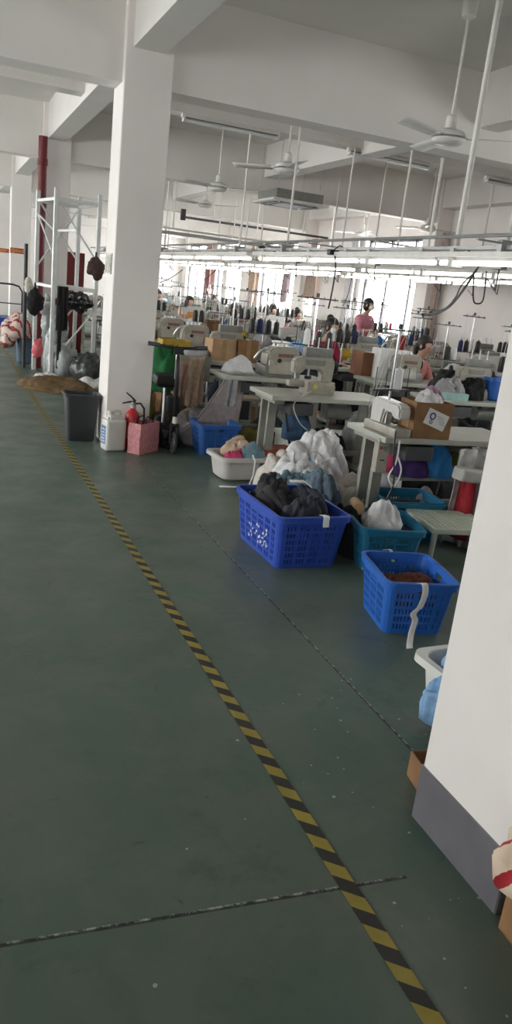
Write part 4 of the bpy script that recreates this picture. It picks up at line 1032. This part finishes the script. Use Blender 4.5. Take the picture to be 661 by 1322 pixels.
for x in (-.17, .17):
    MB().cyl((x, -.16, .44), (x*1.1, -.2, 0), .013, n=8).build('leg', M_STEEL, ch); MB().cyl((x, .16, .44), (x*1.1, .2, 0), .013, n=8).build('leg', M_STEEL, ch)
MB().box((0, -.18, .72), (.36, .03, .26), bv=.01).build('backrest', M_LEG, ch)
for x in (-.16, .16): MB().cyl((x, -.17, .44), (x, -.18, .84), .012, n=8).build('back_post', M_STEEL, ch)
o = drape(.12, .26, 1.5, 35, .02).build('cloth_length', C_GREY, smooth='all', thick=.004); o.location = (2.62, 7.0, .72); tag(o, 'pale grey cloth hanging off the third aisle table corner', 'cloth')
cr_ = open_box('yellow_crate', 'yellow open crate on an aisle table above the scooter', (2.70, 9.15+.3, .75), 0, .36, .26, .12, mat('yellow_crate', (.42, .28, .03), .5), t=.012)
closed_box('carton', 'light brown carton standing on the aisle table behind the tan jacket', (3.02, 9.05-.45, .75), .05, .30, .26, .24, M_CARDL)
closed_box('carton', 'dark fronted carton beside the light brown one on the aisle table', (3.32, 8.55, .75), -.05, .24, .24, .26, M_CARD)
closed_box('carton', 'brown striped carton on the second line table beside the magenta worker', (4.72, 8.05, .75), .0, .34, .28, .27, mat('reddish_cardboard', (.20, .085, .045), .8, var=.2, scale=5))
# nearest table of the second line: clothes, tray, tub
for (x, y, z, w, d, h, m_, sd, lb) in (
    (4.86, 6.62, .75, .40, .30, .24, C_DARK, 141, 'charcoal garments heaped on the nearest table of the second line'),
    (4.74, 6.42, .75, .34, .26, .18, C_GREY, 142, 'grey garment before the charcoal heap on the second line table'),
    (5.02, 6.46, .75, .30, .26, .20, C_BLACK, 143, 'black garment between the grey garment and the blue tub')):
    heap('garment', lb, 'clothing', (x, y, z), (w, d, h), m_, sd, .2, fold=.5, nu=50, nv=22)
closed_box('storage_box', 'pale turquoise box lying before the grey garment on the second line table', (4.72, 6.30, .75), 0, .26, .12, .07, mat('pale_turquoise_card', (.28, .45, .43), .6), tape=False)
tub('plastic_tub', 'blue plastic tub with pale rim on the second line table by the column', (5.33, 6.50, .75), 0, .24, .26, .32, .34, .24, P_BLUE3)
closed_box('storage_box', 'bright white carton standing behind the charcoal garments', (4.90, 7.87, .75), 0, .42, .20, .34, M_PAPER, tape=False)
o = CONES[4][1].put((5.02, 7.87, 1.09), 0, 'dark red thread cone standing on the bright white carton'); o['label'] = 'dark red thread cone standing on the bright white carton'
# cream pads, clear bits on second aisle table
tag(MB().cyl((2.74, 6.0, .70), (3.0, 6.35, .25), .012, n=8).build('strut', M_DARK), 'dark slanting strut under the second aisle table', 'strut')
for (x, y, z, w, d, h, m_, sd, lb) in (
    (3.35, 6.3, 0, .5, .4, .38, C_DARK2, 151, 'dark cloth heap on the floor beneath the second aisle table'),
    (3.05, 6.32, .30, .26, .22, .3, cloth('slate_blue_cotton', (.04, .09, .17)), 152, 'slate blue cloth hung under the second aisle table'),
    (2.95, 7.2, 0, .6, .4, .22, C_OLIVE, 153, 'dark olive cloth on the floor beneath the third aisle table'),
    (3.75, 6.45, .0, .30, .3, .5, C_GREY, 154, 'grey wrapped bundle standing at the end of the second aisle table'),
    (3.85, 5.40, .0, .42, .36, .46, C_WHITE, 155, 'white cloth mound on the floor between the two near tables'),
    (4.05, 5.9, .0, .5, .36, .62, C_OFF, 156, 'tall cream cloth stack between the first and second lines')):
    heap('cloth_bundle', lb, 'cloth', (x, y, z), (w, d, h), m_, sd, .2, fold=.4, nu=40, nv=18)

# ================================================================ overhead: light rails, hangers
def make_rail(n):
    L_ = 5.0
    t = thing('light_rail', '', 'light fitting')
    for x in (-.07, .07): MB().box((x, 0, .0), (.03, L_, .035)).build('rail_channel', M_WPIPE, t)
    MB().box((0, 0, .05), (.05, L_, .025)).build('cable_tray', M_GPIPE, t)
    for x, z in ((.24, .06), (-.22, .10)):
        MB().cyl((x, -L_/2, z), (x, L_/2, z), .012, n=8).build('conduit_pipe', M_WPIPE if x > 0 else M_GPIPE, t, smooth=True)
    for k_ in range(4): MB().box((.01, -L_/2+.5+1.3*k_, .075), (.52, .025, .012)).build('cross_bracket', M_GPIPE, t)
    for k_ in range(4):
        y = -L_/2+.65+1.24*k_
        tb = MB().cyl((0, y-.58, -.055), (0, y+.58, -.055), .016, n=10).build('fluorescent_tube', M_TUBE, t, smooth=True)
        MB().box((0, y, -.022), (.045, 1.2, .03)).build('tube_batten', M_WPIPE, tb)
        MB().box((.0, y-.5, .03), (.19, .04, .02)).build('bracket', M_WHITE, t); MB().box((0, y+.4, -.02), (.10, .05, .13)).build('bracket', M_WHITE, t)
    for k_ in range(3):
        s_ = MB().box((.05, -1.9+1.7*k_, -.06), (.05, .09, .05)); s_.tube([(.05, -1.9+1.7*k_, -.08), (.09, -1.85+1.7*k_, -.22), (.04, -1.78+1.7*k_, -.14)], .006, n=5)
        s_.build('socket', M_DARK, t)
    for k_ in (-1, 1):
        k_ = -1.333 if k_ < 0 else 1.127
        MB().cyl((0, k_*1.5, .05), (0, k_*1.5, ZC-2.0), .014, n=8).build('hanger_rod', M_WPIPE, t)
        b = MB(); b.box((0, k_*1.5, .05), (.13, .05, .09)); b.build('hanger_clamp', M_GPIPE, t)
    return t
PR = Proto(make_rail(0))
RX = {'A': 3.50, 'B': 4.95, 'C': 6.35, 'D': 7.65}
RY = {'A': [6.4, 11.6, 16.8], 'B': [6.5, 11.6, 16.8, 22.0], 'C': [9.5, 14.7, 19.9, 25.1], 'D': [12.2, 17.4, 22.6]}
RO = ['nearest', 'second', 'third', 'farthest']
for ln in 'ABCD':
    for i, y in enumerate(RY[ln]):
        PR.put((RX[ln], y, 1.99+.03*'ABCD'.index(ln)), 0, 'lit ceiling-hung light rail, the %s section over %s' % (RO[i], LN[ln]))
# heavier hanging pipes near the camera
tag(MB().cyl((3.55, 5.04, 1.98), (3.55, 5.04, ZC), .022, n=14).build('hanger_pipe', M_WPIPE, smooth=True), 'thick white pipe hanging from the ceiling past the nearest fan', 'pipe')
tag(MB().cyl((4.95, 7.6-.05, 2.0), (4.95, 7.6-.05, 3.14), .016, n=10).build('hanger_pipe', M_WPIPE, smooth=True), 'short white hanging pipe between the two wall-side tubes', 'pipe')
# near end of the rails: a longer cross conduit and loose cables
cc = thing('cross_conduit', 'grey conduit bar crossing above the light rails beyond the second beam', 'conduit', (0, 0, 0))
MB().box((5.2, 13.2, 2.33), (5.4, .09, .05)).build('conduit_bar', M_GPIPE, cc)
MB().box((5.2, 13.2, 2.40), (5.4, .03, .03)).build('cable_run', M_WPIPE, cc)
for x in (3.6, 5.2, 6.8): MB().cyl((x, 13.2, 2.4), (x, 13.2, 3.14), .012, n=8).build('hanger_rod', M_WPIPE, cc)
dk = thing('cable_duct', 'dark cable duct high across the hall near the far beams', 'conduit', (0, 0, 0))
MB().box((7.1, 18.1, 2.98), (3.9, .06, .05)).build('duct_bar', M_DARK, dk)
for x in (5.9, 8.2): MB().cyl((x, 18.1, 3.0), (x, 18.1, ZC), .012, n=8).build('hanger_rod', M_WPIPE, dk)
MB().box((5.15, 18.1, 3.03), (.10, .10, .24)).build('junction_box', M_BLACK, dk)
cable('thick black cable sagging from the near light rail to a thread stand', [ay(638, 330, 4.7), ay(622, 338, 4.7), ay(600, 372, 4.75), ay(580, 396, 4.6), ay(560, 405, 4.5), ay(545, 406, 4.4)], .009)
cable('black cable loop hanging from the near light rail', [ay(612, 352, 4.9), ay(596, 368, 4.8), ay(588, 384, 4.7), ay(575, 398, 4.5), ay(556, 403, 4.4)], .006)
cable('small black cable ring below the near light rail socket', [ay(612, 350, 4.8), ay(611, 385, 4.8), ay(616, 392, 4.8), ay(624, 386, 4.8), ay(628, 350, 4.8)], .006)
cable('black flex dropping from the middle rail to a sewing machine', [ay(432, 325, 6.8), ay(433, 348, 6.8), ay(428, 380, 6.8), ay(424, 398, 6.9)], .008)
cable('thin black flex curving down beside the worker in pink', [ay(455, 352, 9.6), ay(450, 378, 9.6), ay(443, 395, 9.7)], .006)
cable('dark flex slanting across the windows towards the column', [ay(206, 365, 14), ay(222, 358, 14), ay(236, 348, 14)], .008)
cable('dark flex slanting up to the rail above the far machines', [ay(254, 368, 14), ay(268, 358, 14), ay(281, 346, 14)], .008)
cable('grey cable lying over the edge of the table with the yellow dial machine', [ay(402, 505, 6.0), ay(388, 512, 5.92), ay(379, 524, 5.82), ay(386, 545, 5.8), ay(397, 556, 5.82)], .006, M_GPIPE)
sockets = ((640, 330, 4.7), (430, 326, 6.8), (588, 331, 5.1), (338, 320, 12), (303, 323, 14), (352, 325, 10))
for i, (px, py, yy_) in enumerate(sockets):
    s_ = thing('hanging_socket', 'black plug socket on the light rails, %s' % ('at the near thick cable', 'above the middle flex', 'at the foot of the thick white pipe', 'beside the dark duct end', 'above the far machines', 'next to the slim conduit')[i], 'socket', ay(px, py, yy_))
    MB().box((0, 0, 0), (.10, .07, .05), bv=.01).build('socket_body', M_BLACK, s_); MB().tube([(0, 0, .02), (.06, 0, .07), (.12, 0, .05), (.14, 0, 0)], .006, n=6).build('socket_lead', M_BLACK, s_, smooth='all')

# fans
def make_fan():
    t = thing('ceiling_fan', '', 'ceiling fan')
    d = ZC-2.93
    MB().cyl((0, 0, .10), (0, 0, d-.02), .011, n=10).build('down_rod', M_WPIPE, t, smooth=True)
    MB().lathe([(.02, d-.13), (.055, d-.11), (.06, d)], n=20).build('ceiling_cup', M_WPIPE, t, smooth=True)
    MB().lathe([(.022, .17), (.042, .155), (.045, .08), (.05, .065)], n=20).build('lower_cup', M_WPIPE, t, smooth=True)
    MB().lathe([(.03, -.055), (.10, -.05), (.135, -.02), (.14, .01), (.12, .045), (.05, .065)], n=28).build('motor', M_WPIPE, t, smooth=True)
    MB().lathe([(.138, -.012), (.144, -.004), (.138, .004)], n=28).build('motor_band', M_STEEL, t, smooth=True)
    for k_ in range(3):
        a = k_*2*PI/3
        m = MB(); m.grid(lambda u, v: Vector((.18+.46*u, (v-.5)*(.10+.035*sin(u*PI*.8))-.0, .0+(v-.5)*.028)), 8, 3)
        m.box((.155, 0, 0), (.11, .045, .008))
        m.b.transform(Matrix.Rotation(a, 4, 'Z')); m.build('blade', M_WPIPE, t, thick=.004, smooth=True)
    return t
PFN = Proto(make_fan())
for (x, y, a, lb) in ((3.80, 5.76, 1.43, 'white three-blade ceiling fan hanging nearest, beside the thick white pipe'), (3.62, 8.62, .37, 'white ceiling fan beyond the first cross beam, above the cassette unit'),
    (3.71, 11.31, 1.43, 'white ceiling fan near the white column with slanting blades, third from the near end'), (4.38, 14.0, 1.3, 'white ceiling fan in the third bay beside the column, the lowest in view'),
    (8.08, 14.84, .2, 'small white ceiling fan in front of the window wall beyond the second beam'), (7.91, 12.17, 0, 'white ceiling fan with a dark blade near the big window curtain')):
    PFN.put((x, y, 2.93), a, lb)
# tube fittings on the secondary beams
def make_batten():
    t = thing('tube_batten_light', '', 'light fitting')
    MB().box((0, 0, .035), (1.26, .06, .05), bv=.004).build('batten', M_WPIPE, t)
    for s_ in (-1, 1):
        MB().cyl((-.59, s_*.028, -.01), (.59, s_*.028, -.01), .013, n=10).build('unlit_tube', M_TUBEOFF, t, smooth=True)
    for s_ in (-1, 1): MB().box((s_*.60, 0, .005), (.025, .09, .06)).build('lamp_holder', M_WPIPE, t)
    r = MB(); r.prism([(-.6, .012), (.6, .012), (.6, .016), (-.6, .016)], -.06, .06); r.build('reflector', M_DARK, t)
    return t
PB = Proto(make_batten())
for (x, y, lb) in ((3.255, 9.61, 'unlit twin tube light on the secondary beam next to the white column'), (5.5, 9.65, 'unlit twin tube light on the secondary beam above the middle rails'), (7.74, 9.70, 'unlit twin tube light on the secondary beam by the window wall'), (2.1, 15.48, 'unlit tube light in the third bay seen beside the steel rack')):
    PB.put((x, y, 3.41), 0, lb)
# ceiling cassette
ac = thing('ceiling_cassette', 'hanging square air conditioning cassette between the fans and the windows', 'air conditioner', (5.30, 12.35, 2.96))
MB().box((0, 0, .11), (.82, .82, .15), bv=.01).build('casing', M_GREYM, ac)
MB().box((0, 0, .02), (.98, .98, .045), bv=.02).build('fascia', M_WPIPE, ac)
MB().box((0, 0, -.006), (.52, .52, .012)).build('intake_grille', M_DARK, ac)
for s_ in (-1, 1):
    MB().box((s_*.36, 0, -.004), (.07, .62, .014)).build('air_louvre', M_DARK, ac); MB().box((0, s_*.36, -.004), (.62, .07, .014)).build('air_louvre', M_DARK, ac)
for x in (-.38, .38):
    for y in (-.38, .38): MB().cyl((x, y, .25), (x, y, .9), .006, n=6).build('hanging_rod', M_STEEL, ac)

# curtains at the window wall
def curtain(y, w, z0, z1, lb, m, folds=4, tw=.1, seed=0):
    o = drape(w, z1-z0, folds, seed, .045, taper=tw, nu=48, nv=20).build('curtain', m, smooth='all', thick=.006)
    o.location = (8.74, y, z1); o.rotation_euler = (0, 0, PI/2); tag(o, lb, 'curtain')
curtain(12.96, .42, .9, 2.98, 'pinkish tan curtain gathered at the near end of the big window', C_BEIGEPK, 4, .1, 1)
curtain(16.3, .40, .9, 2.95, 'pale curtain gathered at the far end of the big window', C_WHITE, 4, .1, 2)
curtain(18.45, .55, 1.5, 2.95, 'pinkish tan curtain tied back at the near end of the second window', C_BEIGEPK, 4, .5, 3)
curtain(20.0, .45, 1.3, 2.4, 'mauve cloth hanging in the middle of the second window', cloth('mauve_curtain', (.36, .28, .30)), 3, .2, 4)
curtain(22.6, .60, .9, 2.95, 'tan curtain at the far end of the second window', C_TAN, 4, .1, 5)
curtain(24.9, .60, 1.2, 2.6, 'mauve cloth hanging in the third window', cloth('mauve_curtain', (.36, .28, .30)), 3, .1, 6)
curtain(26.9, .50, 1.0, 2.9, 'dull red curtain between the far windows', cloth('dull_red_curtain', (.30, .14, .13)), 3, .1, 7)

# ================================================================ people
def skinned(verts, edges, radii, root=0, sub=1):
    me = bpy.data.meshes.new('b'); me.from_pydata([Vector(v) for v in verts], edges, [])
    o = bpy.data.objects.new('b', me); COL.objects.link(o)
    md = o.modifiers.new('s', 'SKIN'); md.use_smooth_shade = True
    for i, r in enumerate(radii):
        sv = me.skin_vertices[0].data[i]; sv.radius = (r, r) if not hasattr(r, '__len__') else r
        sv.use_root = (i == root)
    m2 = o.modifiers.new('u', 'SUBSURF'); m2.levels = sub
    dg = bpy.context.evaluated_depsgraph_get(); out = bpy.data.meshes.new_from_object(o.evaluated_get(dg))
    bpy.data.objects.remove(o); bpy.data.meshes.remove(me)
    for p in out.polygons: p.use_smooth = True
    return out
def limb_graph(chains):
    vs, es, rs = [], [], []; idx = {}
    def add(k_, p, r):
        if k_ in idx: return idx[k_]
        idx[k_] = len(vs); vs.append(p); rs.append(r); return idx[k_]
    for ch_ in chains:
        prev = None
        for (k_, p, r) in ch_:
            i = add(k_, p, r)
            if prev is not None and prev != i: es.append((prev, i))
            prev = i
    return vs, es, rs
def person(lb, loc, rz, sit, shirt, hair='bun', mask=False, lean=0., reach=.0, trousers=None, bare=False, seat_h=.50):
    root = thing('person', lb, 'person', loc, rz)
    z0 = seat_h if sit else .88
    L_ = lean
    pel = (0, 0, z0); sp1 = (0, -.02-L_*.3, z0+.17); chs = (0, -.04-L_*.8, z0+.36); nk = (0, -.05-L_, z0+.47); nk2 = (0, -.07-L_*1.25, z0+.54)
    hd = Vector((0, -.10-L_*1.5, z0+.64)); 
    sh = lambda s_: (s_*.165, -.04-L_*.85, z0+.41)
    el = lambda s_: (s_*.235, -.08-L_*.8-.06, z0+.16)
    wr = lambda s_: (s_*.15, -.30-L_*.8-reach, z0+.20)
    pm_ = lambda s_: (s_*.125, -.37-L_*.8-reach, z0+.195)
    if sit: hip = lambda s_: (s_*.095, -.02, z0-.01); kn = lambda s_: (s_*.13, -.42, z0+.0); an = lambda s_: (s_*.13, -.40, .09); to = lambda s_: (s_*.14, -.54, .035)
    else: hip = lambda s_: (s_*.09, 0, z0-.04); kn = lambda s_: (s_*.10, -.02, .47); an = lambda s_: (s_*.10, .02, .09); to = lambda s_: (s_*.11, -.12, .035)
    chains = [[('pel', pel, .125), ('sp1', sp1, .115), ('ch', chs, .125), ('nk', nk, .055), ('nk2', nk2, .05), ('jaw', tuple(hd+Vector((0, -.01, -.055))), .062), ('sk', tuple(hd+Vector((0, 0, .02))), .086), ('top', tuple(hd+Vector((0, .01, .085))), .06)]]
    for s_ in (-1, 1):
        S_ = str(s_)
        chains.append([('ch', chs, .125), ('sh'+S_, sh(s_), .058), ('el'+S_, el(s_), .042), ('wr'+S_, wr(s_), .027), ('pm'+S_, pm_(s_), .030)])
        p = Vector(pm_(s_))
        for f_ in range(4):
            a = (f_-1.5)*.016; ln_ = (.062, .072, .068, .054)[f_]
            chains.append([('pm'+S_, pm_(s_), .030), ('f%d' % f_+S_, tuple(p+Vector((a, -.030, 0))), .0095), ('g%d' % f_+S_, tuple(p+Vector((a*1.2, -.030-ln_*.5, -.006))), .0085), ('h%d' % f_+S_, tuple(p+Vector((a*1.2, -.030-ln_*.85, -.028))), .007)])
        chains.append([('pm'+S_, pm_(s_), .030), ('t1'+S_, tuple(p+Vector((-s_*.032, -.0, -.004))), .0105), ('t2'+S_, tuple(p+Vector((-s_*.046, -.034, -.012))), .009)])
        chains.append([('pel', pel, .125), ('hip'+S_, hip(s_), .09), ('kn'+S_, kn(s_), .062), ('an'+S_, an(s_), .040), ('to'+S_, to(s_), .036)])
    me = skinned(*limb_graph(chains)); me.materials.append(M_SKIN); me.name = 'body'
    b = bpy.data.objects.new('body', me); COL.objects.link(b); b.parent = root
    k_ = .018
    sc = [[('pel', (pel[0], pel[1], pel[2]-.02), .125+k_), ('sp1', sp1, .115+k_+.01), ('ch', chs, .125+k_+.01), ('nk', (nk[0], nk[1], nk[2]-.02), .065)]]
    for s_ in (-1, 1):
        S_ = str(s_); w_ = Vector(wr(s_)); e_ = Vector(el(s_))
        sc.append([('ch', chs, .14), ('sh'+S_, sh(s_), .074), ('el'+S_, el(s_), .056)] + ([] if bare else [('cu'+S_, tuple(e_.lerp(w_, .82)), .040)]))
    me = skinned(*limb_graph(sc)); me.materials.append(shirt); o = bpy.data.objects.new('shirt', me); COL.objects.link(o); o.parent = root
    tc_ = [[('pel', (pel[0], pel[1], pel[2]-.01), .138)]]
    for s_ in (-1, 1):
        S_ = str(s_); tc_.append([('pel', pel, .138), ('hip'+S_, hip(s_), .105), ('kn'+S_, kn(s_), .078), ('an'+S_, tuple(Vector(an(s_)).lerp(Vector(kn(s_)), .08)), .056)])
    me = skinned(*limb_graph(tc_)); me.materials.append(trousers or C_DARK2); o = bpy.data.objects.new('trousers', me); COL.objects.link(o); o.parent = root
    for s_ in (-1, 1):
        a = Vector(an(s_)); m = MB().box((a.x, a.y-.07, .035), (.085, .25, .07), bv=.025, seg=3); m.build('shoe', M_DARK, root, smooth=True)
    h = MB().ball(hd+Vector((0, .028, .038)), (.095, .105, .105), 3)
    for v in h.b.verts:
        d = v.co-hd
        if d.y < -.05 and d.z < .055: v.co.y = hd.y-.045+abs(d.x)*.1
        v.co += Vector((0, 0, .004))*noise.noise(v.co*40)
    if hair == 'bun': h.ball(hd+Vector((0, .08, .125)), .048, 2)
    elif hair == 'tail': h.tube([hd+Vector((0, .12, .04)), hd+Vector((0, .16, -.02)), hd+Vector((0, .15, -.14)), hd+Vector((0, .14, -.2))], [.03, .034, .028, .01], n=8)
    elif hair == 'bob': h.ball(hd+Vector((0, .04, -.02)), (.10, .085, .10), 2)
    h.build('hair', M_HAIR, root, smooth='all')
    n_ = MB().ball(hd+Vector((0, -.092, -.012)), (.013, .018, .020), 2); n_.build('nose', M_SKIN, root, smooth='all')
    for s_ in (-1, 1):
        MB().ball(hd+Vector((s_*.032, -.078, .012)), (.013, .008, .008), 2).build('eye', M_PAPER, root, smooth='all'); MB().ball(hd+Vector((s_*.032, -.085, .012)), .005, 1).build('pupil', M_BLACK, root)
        MB().ball(hd+Vector((s_*.086, .0, .0)), (.010, .020, .028), 2).build('ear', M_SKIN, root, smooth='all')
    MB().ball(hd+Vector((0, -.078, -.048)), (.022, .008, .007), 2).build('mouth', mat('lips', (.35, .10, .09), .5), root, smooth='all')
    if mask: MB().ball(hd+Vector((0, -.055, -.035)), (.062, .048, .045), 3).build('face_mask', M_PAPER, root, smooth='all')
    return root
def seat_for(loc, lb):
    PST.put((loc[0], loc[1]+.02, 0), 0, lb)
person('seated worker in a magenta shirt with dark bun, head bent over a machine', (4.66, 9.36, 0), radians(8), True, C_MAG, 'bun', lean=.13, bare=True, seat_h=.57)
seat_for((4.66, 9.38), 'wooden stool beneath the worker in the magenta shirt')
person('standing worker in a pink top with black bobbed hair and white face mask', (7.28, 12.92, 0), radians(20), False, C_PINK, 'bob', mask=True, lean=.03, seat_h=.5, trousers=C_BLACK)
person('seated worker in a salmon pink top, hidden behind the thread stands by the carton', (5.42, 8.28, 0), radians(12), True, cloth('salmon_cotton', (.50, .20, .18)), 'tail', lean=.10)
seat_for((5.42, 8.30), 'wooden stool beneath the worker in the salmon top')
for (x, y, r_, col, hr, lb) in (
    (7.0, 15.42, .1, C_PINK, 'bun', 'seated worker in pale pink beyond the middle rails with dark tied hair'),
    (5.2, 14.36, -.1, C_BLUE, 'bob', 'seated worker in blue bent over a machine in the second line'),
    (7.0, 16.8, .1, C_WHITE, 'tail', 'seated worker in white with long dark tail in the third line'),
    (5.1, 17.1, .1, cloth('orange_cotton', (.50, .22, .07)), 'bob', 'seated worker in orange at the far part of the second line'),
    (5.1, 19.9, .1, C_RED, 'bun', 'seated worker in red far down the second line near the column'),
    (7.0, 21.1, .1, C_DARK2, 'bob', 'seated worker in dark navy far down the third line'),
    (5.0, 21.5, .1, C_BLUE, 'tail', 'seated worker in blue at the farthest table of the second line'),
    (7.9, 18.95, .1, C_PINK, 'bob', 'seated worker in pink beside the second window')):
    person(lb, (x, y, 0), r_, True, col, hr, lean=.08)
    seat_for((x, y), 'wooden stool beneath the %s' % lb.split(' with')[0].split(' beyond')[0])
for o in list(bpy.data.objects):
    if o.parent is None and o.get('label') == '': print('NOLABEL', o.name)
